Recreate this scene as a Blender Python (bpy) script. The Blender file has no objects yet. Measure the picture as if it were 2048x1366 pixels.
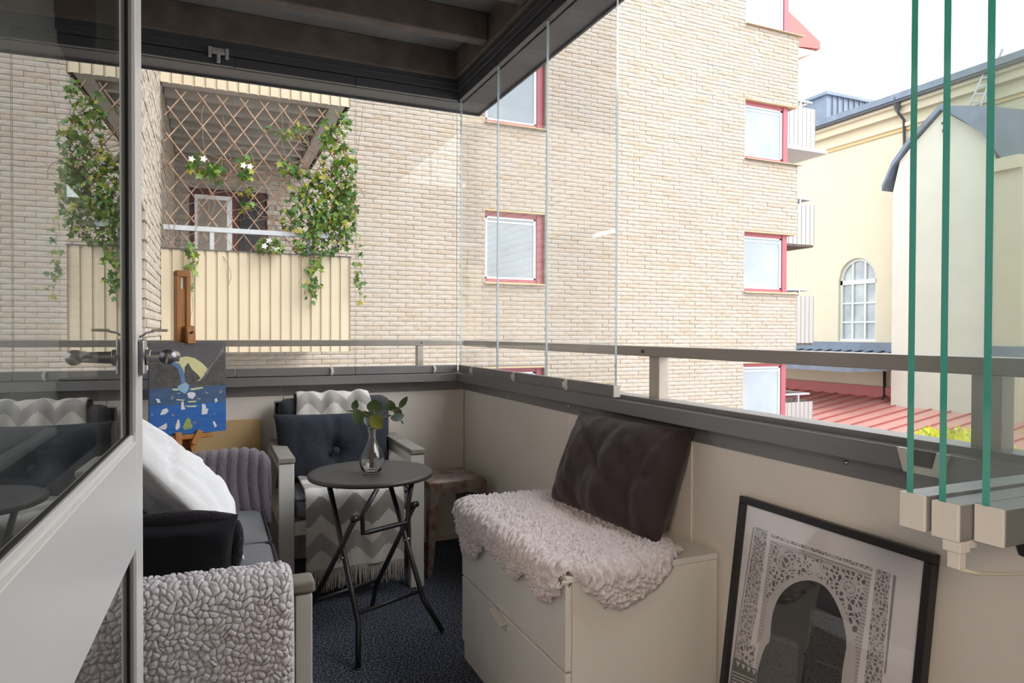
import bpy, math, random
import numpy as np
from mathutils import Vector, Matrix, noise

# ------------------------------------------------------------------ camera
scn = bpy.context.scene
C = scn.collection
IW, IH, FPX = 2048.0, 1366.0, 1357.5
YAW, PITCH, ROLL, EYE = 0.418586, -0.012609, 0.003273, 1.16
fw = Vector((math.sin(YAW)*math.cos(PITCH), math.cos(YAW)*math.cos(PITCH), math.sin(PITCH)))
r0 = Vector((math.cos(YAW), -math.sin(YAW), 0)); u0 = r0.cross(fw)
rt = math.cos(ROLL)*r0 + math.sin(ROLL)*u0
up = -math.sin(ROLL)*r0 + math.cos(ROLL)*u0
CAM = Vector((0, 0, EYE))
cd = bpy.data.cameras.new('camera'); cam = bpy.data.objects.new('camera', cd); C.objects.link(cam)
cd.sensor_width = 36; cd.lens = FPX/IW*36; cd.clip_start = 0.02; cd.clip_end = 300
cam.matrix_world = Matrix(((rt.x, up.x, -fw.x, 0), (rt.y, up.y, -fw.y, 0), (rt.z, up.z, -fw.z, EYE), (0, 0, 0, 1)))
scn.camera = cam

def ray(px, py): return (px-1024)/FPX*rt - (py-683)/FPX*up + fw
def onX(px, py, X): d = ray(px, py); return CAM + d*(X/d.x)
def onY(px, py, Y): d = ray(px, py); return CAM + d*(Y/d.y)
def onZ(px, py, Z): d = ray(px, py); return CAM + d*((Z-EYE)/d.z)

# ------------------------------------------------------------------ world, sun, exposure
scn.view_settings.view_transform = 'Standard'
scn.view_settings.look = 'None'
scn.view_settings.gamma = 1
scn.view_settings.use_curve_mapping = False
scn.view_settings.exposure = 0.18
w = bpy.data.worlds.new('sky'); scn.world = w; w.use_nodes = True
nt = w.node_tree; nt.nodes.clear()
SKY = 3.2
tc = nt.nodes.new('ShaderNodeTexCoord'); sx = nt.nodes.new('ShaderNodeSeparateXYZ')
nt.links.new(tc.outputs['Generated'], sx.inputs[0])
rp = nt.nodes.new('ShaderNodeValToRGB')
rp.color_ramp.elements[0].position = 0.0; rp.color_ramp.elements[0].color = (0.80, 0.84, 0.88, 1)
rp.color_ramp.elements[1].position = 0.9; rp.color_ramp.elements[1].color = (0.66, 0.80, 1.0, 1)
nt.links.new(sx.outputs['Z'], rp.inputs[0])
nz = nt.nodes.new('ShaderNodeTexNoise'); nz.inputs['Scale'].default_value = 2.2; nz.inputs['Detail'].default_value = 4
nt.links.new(tc.outputs['Generated'], nz.inputs['Vector'])
mx = nt.nodes.new('ShaderNodeMix'); mx.data_type = 'RGBA'
nt.links.new(nz.outputs['Fac'], mx.inputs[0]); nt.links.new(rp.outputs[0], mx.inputs[6]); mx.inputs[7].default_value = (0.95, 0.96, 0.97, 1)
bg = nt.nodes.new('ShaderNodeBackground'); bg.inputs[1].default_value = SKY
nt.links.new(mx.outputs[2], bg.inputs[0])
ow = nt.nodes.new('ShaderNodeOutputWorld'); nt.links.new(bg.outputs[0], ow.inputs[0])
sl = bpy.data.lights.new('sun', 'SUN'); sl.energy = 3.1; sl.angle = math.radians(50); sl.color = (1.0, 0.95, 0.88)
so = bpy.data.objects.new('sun', sl); C.objects.link(so)
so.rotation_euler = Vector((0.50, -0.55, 0.70)).to_track_quat('Z', 'Y').to_euler()

# ------------------------------------------------------------------ helpers
RN = random.Random(7)
class MB:
    def __init__(s): s.v = []; s.f = []; s.m = []; s.uv = None
    def add(s, vs, fs, mi=0):
        o = len(s.v); s.v += [tuple(v) for v in vs]; s.f += [tuple(i+o for i in f) for f in fs]; s.m += [mi]*len(fs); return s
    def box(s, x0, x1, y0, y1, z0, z1, mi=0):
        return s.add([(x0,y0,z0),(x1,y0,z0),(x1,y1,z0),(x0,y1,z0),(x0,y0,z1),(x1,y0,z1),(x1,y1,z1),(x0,y1,z1)],
              [(0,3,2,1),(4,5,6,7),(0,1,5,4),(1,2,6,5),(2,3,7,6),(3,0,4,7)], mi)
    def obox(s, M, sx, sy, sz, mi=0):
        vs = [M @ Vector((a*sx/2, b*sy/2, c*sz/2)) for c in (-1,1) for a, b in ((-1,-1),(1,-1),(1,1),(-1,1))]
        return s.add(vs, [(0,3,2,1),(4,5,6,7),(0,1,5,4),(1,2,6,5),(2,3,7,6),(3,0,4,7)], mi)
    def beam(s, p, q, wd, ht, upv=(0,0,1), mi=0):
        p = Vector(p); q = Vector(q); d = (q-p); L = d.length; d.normalize()
        a = d.cross(Vector(upv)).normalized(); b = a.cross(d)
        M = Matrix((( a.x, d.x, b.x, (p.x+q.x)/2), (a.y, d.y, b.y, (p.y+q.y)/2), (a.z, d.z, b.z, (p.z+q.z)/2), (0,0,0,1)))
        return s.obox(M, wd, L, ht, mi)
    def tube(s, path, r, n=10, mi=0, cap=True):
        P = [Vector(p) for p in path]; R = r if isinstance(r, (list, tuple)) else [r]*len(P)
        rings = []; prev = None
        for i, p in enumerate(P):
            d = (P[min(i+1, len(P)-1)] - P[max(i-1, 0)]).normalized()
            if prev is None: a = d.orthogonal().normalized()
            else: a = (prev - d*prev.dot(d)).normalized()
            prev = a; b = d.cross(a)
            rings.append([p + R[i]*(math.cos(t)*a + math.sin(t)*b) for t in [2*math.pi*k/n for k in range(n)]])
        vs = [v for rg in rings for v in rg]; fs = []
        for i in range(len(P)-1):
            for k in range(n):
                k2 = (k+1) % n; fs.append((i*n+k, i*n+k2, (i+1)*n+k2, (i+1)*n+k))
        if cap: fs.append(tuple(range(n-1, -1, -1))); fs.append(tuple((len(P)-1)*n+k for k in range(n)))
        return s.add(vs, fs, mi)
    def lathe(s, prof, c, n=32, mi=0):
        vs = []; fs = []; c = Vector(c)
        for r, z in prof:
            for k in range(n): t = 2*math.pi*k/n; vs.append(c + Vector((r*math.cos(t), r*math.sin(t), z)))
        for i in range(len(prof)-1):
            for k in range(n): k2 = (k+1) % n; fs.append((i*n+k, i*n+k2, (i+1)*n+k2, (i+1)*n+k))
        return s.add(vs, fs, mi)
    def prism(s, poly, axis, a, b, mi=0):
        n = len(poly)
        def mk(p, c):
            return {'x': (c, p[0], p[1]), 'y': (p[0], c, p[1]), 'z': (p[0], p[1], c)}[axis]
        vs = [mk(p, a) for p in poly] + [mk(p, b) for p in poly]
        fs = [tuple(range(n-1, -1, -1)), tuple(range(n, 2*n))] + [(i, (i+1) % n, n+(i+1) % n, n+i) for i in range(n)]
        return s.add(vs, fs, mi)
    def grid(s, P, nu, nv, mi=0, keep=None, closeu=False):
        fs = []
        for i in range(nu-1):
            for j in range(nv-1):
                q = (i*nv+j, (i+1)*nv+j, (i+1)*nv+j+1, i*nv+j+1)
                if keep is None or all(keep[k] for k in q): fs.append(q)
        return s.add(P, fs, mi)
    def build(s, name, mat, parent=None, smooth=False, bevel=0, seg=2, autos=None):
        me = bpy.data.meshes.new(name); me.from_pydata(s.v, [], s.f)
        for m in (mat if isinstance(mat, (list, tuple)) else [mat]): me.materials.append(m)
        if max(s.m, default=0) > 0: me.polygons.foreach_set('material_index', s.m)
        if smooth: me.polygons.foreach_set('use_smooth', [True]*len(me.polygons))
        if s.uv is not None:
            l = me.uv_layers.new(name='UVMap'); vi = np.empty(len(me.loops), 'i'); me.loops.foreach_get('vertex_index', vi)
            l.data.foreach_set('uv', np.asarray(s.uv, 'f')[vi].ravel())
        me.validate(); me.update()
        if len(s.f) < 4000:
            import bmesh
            bm = bmesh.new(); bm.from_mesh(me); bmesh.ops.recalc_face_normals(bm, faces=bm.faces); bm.to_mesh(me); bm.free()
        o = bpy.data.objects.new(name, me); C.objects.link(o)
        if parent is not None: setparent(o, parent)
        if bevel:
            b = o.modifiers.new('bevel', 'BEVEL'); b.width = bevel; b.segments = seg; b.limit_method = 'ANGLE'; b.angle_limit = math.radians(40)
            if not smooth: me.polygons.foreach_set('use_smooth', [True]*len(me.polygons)); b.harden_normals = True
        return o
def wloc(o):
    l = Vector(o.location); p = o.parent
    while p: l += Vector(p.location); p = p.parent
    return l
def setparent(o, p): o.parent = p; o.location = Vector(o.location) - wloc(p)
def tag(o, label, cat, group=None, kind=None):
    o['label'] = label; o['category'] = cat
    if group: o['group'] = group
    if kind: o['kind'] = kind
    return o
def struct(o, label=None, cat=None):
    o['kind'] = 'structure'
    if label: o['label'] = label; o['category'] = cat
    return o
def empty(name, loc, label=None, cat=None, group=None):
    e = bpy.data.objects.new(name, None); C.objects.link(e); e.location = loc; e.empty_display_size = .1
    if label: tag(e, label, cat, group)
    return e
def obj(name, fn, mat, parent=None, **k):
    m = MB(); fn(m); return m.build(name, mat, parent, **k)
def bx(name, b, mat, parent=None, **k):
    m = MB(); m.box(*b); return m.build(name, mat, parent, **k)

# ------------------------------------------------------------------ materials
def nodes(name):
    m = bpy.data.materials.new(name); m.use_nodes = True
    t = m.node_tree; return m, t, t.nodes['Principled BSDF'], t.nodes['Material Output']
def N(t, typ, **kw):
    n = t.nodes.new(typ)
    for k, v in kw.items():
        if k.startswith('i_'): n.inputs[k[2:].replace('_', ' ')].default_value = v
        else: setattr(n, k, v)
    return n
def coords(t, space='Object'):
    if space == 'World': return t.nodes.new('ShaderNodeNewGeometry').outputs['Position']
    return t.nodes.new('ShaderNodeTexCoord').outputs[space]
def rgba(c): return (c[0], c[1], c[2], 1)
def mixc(t, fac, a, b):
    n = N(t, 'ShaderNodeMix', data_type='RGBA')
    for i, x in ((0, fac), (6, a), (7, b)):
        if hasattr(x, 'is_output'): t.links.new(x, n.inputs[i])
        else: n.inputs[i].default_value = rgba(x) if i else x
    return n.outputs[2]
def math_(t, op, a, b=None, c=None):
    n = N(t, 'ShaderNodeMath', operation=op)
    for i, x in enumerate((a, b, c)):
        if x is None: continue
        if hasattr(x, 'is_output'): t.links.new(x, n.inputs[i])
        else: n.inputs[i].default_value = x
    return n.outputs[0]
def mat(name, col, rough=.5, metal=0, var=0, vscale=8, col2=None, bump=0, bscale=60, spec=.5, space='World', sheen=0, bdist=.01, stretch=None, detail=5):
    m, t, p, o = nodes(name)
    p.inputs['Roughness'].default_value = rough; p.inputs['Metallic'].default_value = metal
    p.inputs['Specular IOR Level'].default_value = spec
    if sheen: p.inputs['Sheen Weight'].default_value = sheen; p.inputs['Sheen Roughness'].default_value = .5
    p.inputs['Base Color'].default_value = rgba(col)
    co = coords(t, space)
    if stretch:
        mp = N(t, 'ShaderNodeMapping'); mp.inputs['Scale'].default_value = stretch; t.links.new(co, mp.inputs['Vector']); co = mp.outputs[0]
    if var or col2:
        n = N(t, 'ShaderNodeTexNoise', i_Scale=vscale, i_Detail=detail); t.links.new(co, n.inputs['Vector'])
        r = N(t, 'ShaderNodeMapRange'); r.inputs[1].default_value = .3; r.inputs[2].default_value = .7; t.links.new(n.outputs['Fac'], r.inputs[0])
        c2 = col2 or tuple(c*(1-var) for c in col)
        t.links.new(mixc(t, r.outputs[0], col, c2), p.inputs['Base Color'])
    if bump:
        n2 = N(t, 'ShaderNodeTexNoise', i_Scale=bscale, i_Detail=detail); t.links.new(co, n2.inputs['Vector'])
        b = N(t, 'ShaderNodeBump', i_Strength=bump, i_Distance=bdist); t.links.new(n2.outputs['Fac'], b.inputs['Height']); t.links.new(b.outputs[0], p.inputs['Normal'])
    return m
def glassmat(name, tint=(.97,.99,.98), ior=1.5, dust=0.0):
    m, t, p, o = nodes(name); t.nodes.remove(p)
    tr = N(t, 'ShaderNodeBsdfTransparent'); tr.inputs[0].default_value = rgba(tint)
    gl = N(t, 'ShaderNodeBsdfGlossy'); gl.inputs['Roughness'].default_value = 0.0; gl.inputs[0].default_value = (1,1,1,1)
    fr = N(t, 'ShaderNodeFresnel', i_IOR=ior)
    # the back face of a thin pane reflects as much as the front: use the same outside index on both
    geo = N(t, 'ShaderNodeNewGeometry'); iorv = math_(t, 'ADD', math_(t, 'MULTIPLY', geo.outputs['Backfacing'], 1/ior-ior), ior)
    t.links.new(iorv, fr.inputs['IOR'])
    ms = N(t, 'ShaderNodeMixShader'); t.links.new(fr.outputs[0], ms.inputs[0]); t.links.new(tr.outputs[0], ms.inputs[1]); t.links.new(gl.outputs[0], ms.inputs[2])
    last = ms.outputs[0]
    if dust:
        df = N(t, 'ShaderNodeBsdfDiffuse'); df.inputs[0].default_value = (.85,.87,.85,1)
        n = N(t, 'ShaderNodeTexNoise', i_Scale=45, i_Detail=6); t.links.new(coords(t), n.inputs['Vector'])
        m2 = N(t, 'ShaderNodeMixShader'); t.links.new(math_(t, 'MULTIPLY', n.outputs['Fac'], dust), m2.inputs[0])
        t.links.new(last, m2.inputs[1]); t.links.new(df.outputs[0], m2.inputs[2]); last = m2.outputs[0]
    t.links.new(last, o.inputs[0])
    return m
def ramp(t, fac, stops):
    n = N(t, 'ShaderNodeValToRGB'); e = n.color_ramp.elements
    while len(e) < len(stops): e.new(.5)
    for k, (pos, c) in enumerate(stops): e[k].position = pos; e[k].color = rgba(c)
    t.links.new(fac, n.inputs[0]); return n.outputs[0]
def brickmat():
    m, t, p, o = nodes('split_face_brick')
    pos = coords(t, 'World'); s = N(t, 'ShaderNodeSeparateXYZ'); t.links.new(pos, s.inputs[0])
    row = math_(t, 'FLOOR', math_(t, 'DIVIDE', s.outputs['Z'], .0745))
    off = math_(t, 'MULTIPLY', math_(t, 'MODULO', row, 2.0), .5)
    colm = math_(t, 'FLOOR', math_(t, 'SUBTRACT', math_(t, 'DIVIDE', math_(t, 'ADD', s.outputs['X'], s.outputs['Y']), .265), off))
    cb = N(t, 'ShaderNodeCombineXYZ'); t.links.new(colm, cb.inputs[0]); t.links.new(row, cb.inputs[1])
    wn = N(t, 'ShaderNodeTexWhiteNoise', noise_dimensions='3D'); t.links.new(cb.outputs[0], wn.inputs['Vector'])
    c = ramp(t, wn.outputs['Value'], [(0, (.375,.305,.235)), (.3, (.395,.335,.275)), (.7, (.40,.35,.30)), (1, (.385,.345,.30))])
    n = N(t, 'ShaderNodeTexNoise', i_Scale=.55, i_Detail=6); t.links.new(pos, n.inputs['Vector'])
    r = N(t, 'ShaderNodeMapRange'); r.inputs[1].default_value = .45; r.inputs[2].default_value = .75; r.inputs[4].default_value = .55; t.links.new(n.outputs['Fac'], r.inputs[0])
    c = mixc(t, r.outputs[0], c, (.33,.298,.265))
    t.links.new(c, p.inputs['Base Color']); p.inputs['Roughness'].default_value = .9; p.inputs['Specular IOR Level'].default_value = .15
    n2 = N(t, 'ShaderNodeTexNoise', i_Scale=35, i_Detail=5); t.links.new(pos, n2.inputs['Vector'])
    b = N(t, 'ShaderNodeBump', i_Strength=.35, i_Distance=.006); t.links.new(n2.outputs['Fac'], b.inputs['Height']); t.links.new(b.outputs[0], p.inputs['Normal'])
    return m
def leafmat(name, stops, rough=.5, trans=.25):
    m, t, p, o = nodes(name)
    g = N(t, 'ShaderNodeNewGeometry')
    c = ramp(t, g.outputs['Random Per Island'], stops); t.links.new(c, p.inputs['Base Color'])
    p.inputs['Roughness'].default_value = rough
    tl = N(t, 'ShaderNodeBsdfTranslucent'); t.links.new(c, tl.inputs[0])
    ms = N(t, 'ShaderNodeMixShader'); ms.inputs[0].default_value = trans; t.links.new(p.outputs[0], ms.inputs[1]); t.links.new(tl.outputs[0], ms.inputs[2]); t.links.new(ms.outputs[0], o.inputs[0])
    return m
def weave(name, c1, c2, scale=700, rough=.9, sheen=.2):
    m = mat(name, c1, rough=rough, col2=c2, vscale=scale, bump=.25, bscale=scale, bdist=.002, spec=.2, sheen=sheen, detail=2, stretch=(1, 1, .45))
    return m

M = {}
M['wall'] = mat('painted_board', (.80,.74,.68), .45, var=.05, vscale=3)
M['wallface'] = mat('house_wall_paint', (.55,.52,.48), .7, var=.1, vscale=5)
M['alu'] = mat('grey_lacquered_aluminium', (.255,.25,.255), .33, metal=.35, var=.12, vscale=2.5, bump=.02, bscale=200)
M['alud'] = mat('dark_grey_aluminium', (.075,.077,.086), .42, metal=.2, var=.15, vscale=2)
M['alul'] = mat('pale_plastic_endcap', (.62,.60,.57), .5)
M['rail'] = mat('anodised_rail', (.40,.36,.33), .38, metal=.5, var=.1, vscale=6)
M['post'] = mat('railing_post_metal', (.56,.50,.44), .5, metal=.2, var=.2, vscale=14)
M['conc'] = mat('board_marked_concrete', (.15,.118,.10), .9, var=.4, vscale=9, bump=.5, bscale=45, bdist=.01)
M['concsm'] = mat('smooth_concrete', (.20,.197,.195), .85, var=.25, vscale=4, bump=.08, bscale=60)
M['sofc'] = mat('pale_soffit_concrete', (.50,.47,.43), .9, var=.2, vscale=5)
M['black'] = mat('black_gasket', (.012,.012,.013), .6)
M['screw'] = mat('screw_steel', (.6,.6,.6), .3, metal=1)
M['glass'] = glassmat('clear_glass', (.985,.992,.988), 1.5, .012)
M['glassd'] = glassmat('door_glass', (.60,.62,.62), 2.7)
M['glassp'] = glassmat('poster_glazing', (.98,.98,.98), 1.5)
M['glassg'] = glassmat('folded_pane_glass', (.955,.98,.97), 1.5, .05)
M['edge'] = mat('green_glass_edge', (.05,.30,.25), .1, spec=.8)
M['edgec'] = mat('pale_glass_edge', (.36,.42,.44), .12, spec=.8)
M['white'] = mat('white_lacquer', (.78,.76,.73), .28, var=.03, vscale=3)
M['doorw'] = mat('white_door_lacquer', (.90,.885,.865), .3)
M['bead'] = mat('grey_glazing_bead', (.40,.39,.37), .4)
M['chrome'] = mat('brushed_nickel', (.42,.42,.43), .28, metal=.9)
M['cream'] = mat('cream_plastic', (.65,.60,.48), .5)
M['paint'] = mat('white_painted_wood', (.70,.68,.65), .5, var=.06, vscale=10)
M['cap'] = mat('weathered_grey_wood', (.30,.275,.24), .7, var=.3, vscale=14, stretch=(1,1,4))
def carpet():
    m, t, p, o = nodes('blue_grey_carpet'); pos = coords(t, 'World')
    n = N(t, 'ShaderNodeTexNoise', i_Scale=150, i_Detail=4); t.links.new(pos, n.inputs['Vector'])
    c = ramp(t, n.outputs['Fac'], [(.38, (.012,.014,.022)), (.5, (.055,.062,.085)), (.64, (.22,.235,.28))])
    t.links.new(c, p.inputs['Base Color']); p.inputs['Roughness'].default_value = 1; p.inputs['Specular IOR Level'].default_value = .05
    b = N(t, 'ShaderNodeBump', i_Strength=.8, i_Distance=.006); t.links.new(n.outputs['Fac'], b.inputs['Height']); t.links.new(b.outputs[0], p.inputs['Normal'])
    return m
M['carpet'] = carpet()
M['brick'] = brickmat()
M['mortar'] = mat('mortar', (.33,.295,.26), .95, var=.2, vscale=20)
M['clad'] = mat('cream_sheet_metal', (.53,.445,.32), .45, var=.06, vscale=3)
M['cladw'] = mat('white_sheet_metal', (.40,.40,.385), .5)
M['red'] = mat('pink_red_window_paint', (.33,.075,.095), .45, var=.1, vscale=6)
M['redroof'] = mat('red_sheet_roof', (.60,.30,.25), .5, var=.12, vscale=3)
M['redflash'] = mat('red_flashing', (.44,.10,.09), .5, var=.1, vscale=3)
M['tan'] = mat('tan_sill_sheet', (.52,.38,.21), .5)
M['winpane'] = mat('window_pane', (.20,.23,.26), .05, spec=.9, col2=(.30,.34,.38), vscale=.8)
M['windark'] = mat('dark_pane', (.02,.024,.03), .35, spec=.3)
M['winwhite'] = mat('white_inner_frame', (.80,.83,.85), .4)
M['steel'] = mat('galvanised_rail', (.48,.50,.53), .4, metal=.3)
M['bamboo'] = mat('bamboo_trellis', (.30,.165,.09), .7, col2=(.42,.29,.22), vscale=9)
M['vine'] = leafmat('vine_leaves', [(0, (.03,.09,.01)), (.4, (.06,.16,.015)), (.72, (.15,.24,.025)), (.92, (.34,.31,.03)), (1, (.12,.065,.03))])
M['stem'] = mat('vine_stem', (.22,.13,.08), .8)
M['bloom'] = mat('white_blossom', (.85,.85,.80), .7)
M['yleaf'] = leafmat('yellow_green_leaves', [(0, (.30,.36,.02)), (.5, (.52,.52,.03)), (1, (.70,.60,.05))], trans=.4)
M['plaster'] = mat('pale_yellow_plaster', (.60,.53,.385), .9, var=.05, vscale=1.2)
M['plasterw'] = mat('cream_plaster', (.62,.59,.50), .9, var=.06, vscale=1.2)
M['ochre'] = mat('ochre_moulding', (.58,.43,.22), .9)
M['slate'] = mat('blue_grey_sheet_roof', (.17,.21,.27), .5, var=.3, vscale=2)
M['darkmetal'] = mat('black_gutter', (.04,.04,.045), .5)
M['wingreen'] = mat('pale_green_window_frame', (.60,.66,.60), .5)
M['ground'] = mat('courtyard_paving', (.42,.40,.38), .9, var=.2, vscale=1)
M['seat'] = weave('grey_upholstery', (.12,.12,.13), (.22,.22,.232), 300, sheen=.05)
M['navy'] = weave('slate_blue_upholstery', (.014,.017,.026), (.036,.042,.056), 300, sheen=.04)
M['dgrey'] = weave('charcoal_upholstery', (.03,.032,.04), (.055,.058,.068), 300, sheen=.04)
M['plum'] = mat('plum_grey_velvet', (.052,.036,.038), .8, sheen=.14, var=.3, vscale=12, bump=.25, bscale=16, bdist=.02, spec=.12)
M['whitecloth'] = mat('white_cotton', (.86,.855,.865), .9, spec=.1, bump=.3, bscale=9, bdist=.03)
M['blackfab'] = mat('black_cushion_fabric', (.014,.013,.017), .8, spec=.15, sheen=.1)
M['blackfur'] = mat('black_plush', (.022,.019,.023), 1, spec=.05, bump=.8, bscale=160, bdist=.01, sheen=.15)
M['boucle'] = mat('boucle_fleece', (.84,.79,.81), 1, spec=.05, bump=.5, bscale=330, bdist=.004, var=.18, vscale=120, sheen=.2)
M['sheep'] = mat('curly_sheepskin', (.80,.735,.74), 1, spec=.05, bump=.7, bscale=260, bdist=.006, col2=(.62,.55,.55), vscale=90, sheen=.25)
M['lav'] = mat('lavender_faux_fur', (.17,.14,.168), 1, spec=.05, bump=.7, bscale=230, bdist=.006, var=.25, vscale=90, sheen=.4)
M['tabletop'] = mat('dark_table_lacquer', (.042,.038,.038), .45, var=.06, vscale=20)
M['tubeblk'] = mat('black_powder_coat', (.014,.013,.015), .4)
def rust():
    m, t, p, o = nodes('rusty_steel'); co = coords(t, 'World')
    n = N(t, 'ShaderNodeTexNoise', i_Scale=16, i_Detail=8, i_Roughness=.7); t.links.new(co, n.inputs['Vector'])
    c = ramp(t, n.outputs['Fac'], [(.35, (.34,.30,.27)), (.52, (.26,.20,.165)), (.62, (.16,.07,.04)), (.75, (.09,.035,.02))])
    t.links.new(c, p.inputs['Base Color']); p.inputs['Roughness'].default_value = .42
    t.links.new(ramp(t, n.outputs['Fac'], [(.45, (.75,)*3), (.62, (.05,)*3)]), p.inputs['Metallic'])
    return m
M['rust'] = rust()
M['pine'] = mat('orange_beech_wood', (.50,.22,.06), .45, col2=(.38,.15,.035), vscale=12, stretch=(6,6,.8))
M['board'] = mat('tan_fibreboard', (.55,.38,.19), .75, var=.08, vscale=6)
M['drawer'] = mat('white_drawer_foil', (.78,.755,.71), .35, var=.03, vscale=5)
M['frameblk'] = mat('black_picture_frame', (.014,.012,.012), .35)
M['clearglass'] = None
def vaseglass():
    m, t, p, o = nodes('vase_glass')
    p.inputs['Base Color'].default_value = (1,1,1,1); p.inputs['Roughness'].default_value = .0
    p.inputs['Transmission Weight'].default_value = 1; p.inputs['IOR'].default_value = 1.45
    return m
M['clearglass'] = vaseglass()
M['euca'] = leafmat('eucalyptus_leaf', [(0, (.07,.10,.03)), (1, (.07,.10,.03))], .45, .12)

# ------------------------------------------------------------------ the balcony shell
XW, YW = 1.312, 3.613            # inner faces of the right and back parapets
XL = -0.62                       # house wall
struct(bx('floor', (XL-.1, XW+.1, -2.6, YW+.1, -.12, 0), M['carpet']), 'dark blue-grey speckled carpet covering the balcony floor', 'floor')
wr = struct(bx('wall_right', (XW+.006, XW+.09, .25, YW+.09, -.3, .90), M['wall']), 'off-white parapet wall behind the white drawer chest', 'wall')
yj = [.25, onX(1384, 900, XW).y, onX(1137, 835, XW).y, YW]
for k in range(3): bx('panel', (XW, XW+.006, yj[k]+.0015, yj[k+1]-.0015, .012, .87), M['wall'], wr, bevel=.001)
for yy in yj[1:3]: bx('batten', (XW-.004, XW+.001, yy-.002, yy+.016, .012, .86), M['wall'], wr)
wb = struct(bx('wall_back', (XL, XW+.006, YW+.006, YW+.09, -.3, .90), M['wall']), 'off-white parapet wall behind the armchair', 'wall')
xj = [XL, .34, XW]
for k in range(2): bx('panel', (xj[k]+.0015, xj[k+1]-.0015, YW, YW+.006, .012, .87), M['wall'], wb, bevel=.001)
struct(bx('baseboard_back', (XL, XW, YW-.008, YW, 0, .03), M['wall']))
struct(bx('baseboard_right', (XW-.008, XW, .25, YW-.009, 0, .03), M['wall']))
# house wall on the left with a dark window, and the near end wall with the door opening
wl = struct(bx('wall_left', (XL-.25, XL, .35, YW+.2, -6.5, 9.2), M['wallface']), 'shaded house wall behind the sofa, beyond the open door', 'wall')
wn_ = struct(obj('wall_near', lambda m: (m.box(XL-.25, -.24, .30, .46, -.3, 2.9), m.box(.80, XW+.1, .16, .30, -.3, 2.9), m.box(-.24, .80, .16, .30, 2.15, 2.9), m.box(XL-.25, XW+.1, .16, .30, 2.95, 9.2)), M['wallface']), 'end wall around the balcony door opening', 'wall')
# the room the camera stands in
struct(obj('wall_room', lambda m: (m.box(-2.6, -2.5, -2.6, .30, 0, 2.6), m.box(2.4, 2.5, -2.6, .16, 0, 2.6), m.box(-2.6, 2.5, -2.7, -2.6, 0, 2.6), m.box(-2.6, -.87, .2, .3, 0, 2.6), m.box(XW+.1, 2.5, .16, .30, 0, 2.6), m.box(-2.6, 2.5, -2.7, .30, 2.6, 2.7)), M['wallface']), 'walls of the room behind the balcony door', 'wall')
# ceiling: concrete slab with ribs and edge beams
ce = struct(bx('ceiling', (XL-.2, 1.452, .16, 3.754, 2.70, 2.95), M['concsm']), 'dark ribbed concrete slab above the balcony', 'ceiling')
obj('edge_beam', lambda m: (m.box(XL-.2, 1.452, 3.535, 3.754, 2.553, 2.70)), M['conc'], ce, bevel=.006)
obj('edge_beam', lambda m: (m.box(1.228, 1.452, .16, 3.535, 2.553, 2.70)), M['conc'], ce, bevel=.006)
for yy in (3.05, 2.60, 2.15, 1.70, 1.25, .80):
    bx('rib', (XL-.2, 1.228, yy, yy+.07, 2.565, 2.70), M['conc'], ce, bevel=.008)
# top guide rails and outer soffit
t1 = struct(obj('trim_1', lambda m: (m.box(1.247, 1.262, .25, 3.553, 2.49, 2.555), m.box(1.262, 1.30, .25, 3.57, 2.505, 2.555), m.box(1.242, 1.252, .25, 3.553, 2.522, 2.528)), M['alud'], bevel=.002), 'dark aluminium top guide rail along the right side', 'rail')
t2 = struct(obj('trim_2', lambda m: (m.box(XL, 1.262, 3.553, 3.568, 2.49, 2.555), m.box(XL, 1.262, 3.568, 3.61, 2.505, 2.555), m.box(XL, 1.25, 3.548, 3.556, 2.522, 2.528)), M['alud'], bevel=.002), 'dark aluminium top guide rail along the back', 'rail')
t3 = struct(obj('trim_3', lambda m: (m.box(1.30, 1.452, .25, 3.754, 2.446, 2.553), m.box(1.444, 1.456, .25, 3.758, 2.436, 2.553)), M['alud'], bevel=.002), 'dark sheet-metal soffit outside the right glazing', 'soffit')
t4 = struct(obj('trim_4', lambda m: (m.box(XL, 1.30, 3.61, 3.754, 2.446, 2.553), m.box(XL, 1.444, 3.746, 3.758, 2.436, 2.553)), M['alud'], bevel=.002), 'dark sheet-metal soffit outside the back glazing', 'soffit')
# catch bracket on the back guide rail
cc = onY(437, 112, 3.545)
hb = empty('guide_catch', cc, 'small grey metal catch hooked on the dark top rail', 'catch')
obj('bracket', lambda m: (m.box(cc.x-.045, cc.x-.03, 3.528, 3.547, cc.z-.012, cc.z+.035), m.box(cc.x+.03, cc.x+.045, 3.528, 3.547, cc.z-.012, cc.z+.035), m.box(cc.x-.045, cc.x+.045, 3.535, 3.547, cc.z+.018, cc.z+.035)), M['bead'], hb, bevel=.002)
obj('hook', lambda m: (m.box(cc.x-.028, cc.x+.028, 3.525, 3.54, cc.z+.004, cc.z+.016), m.tube([(cc.x, 3.532, cc.z+.01), (cc.x, 3.532, cc.z-.035)], .008)), M['bead'], hb)
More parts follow.
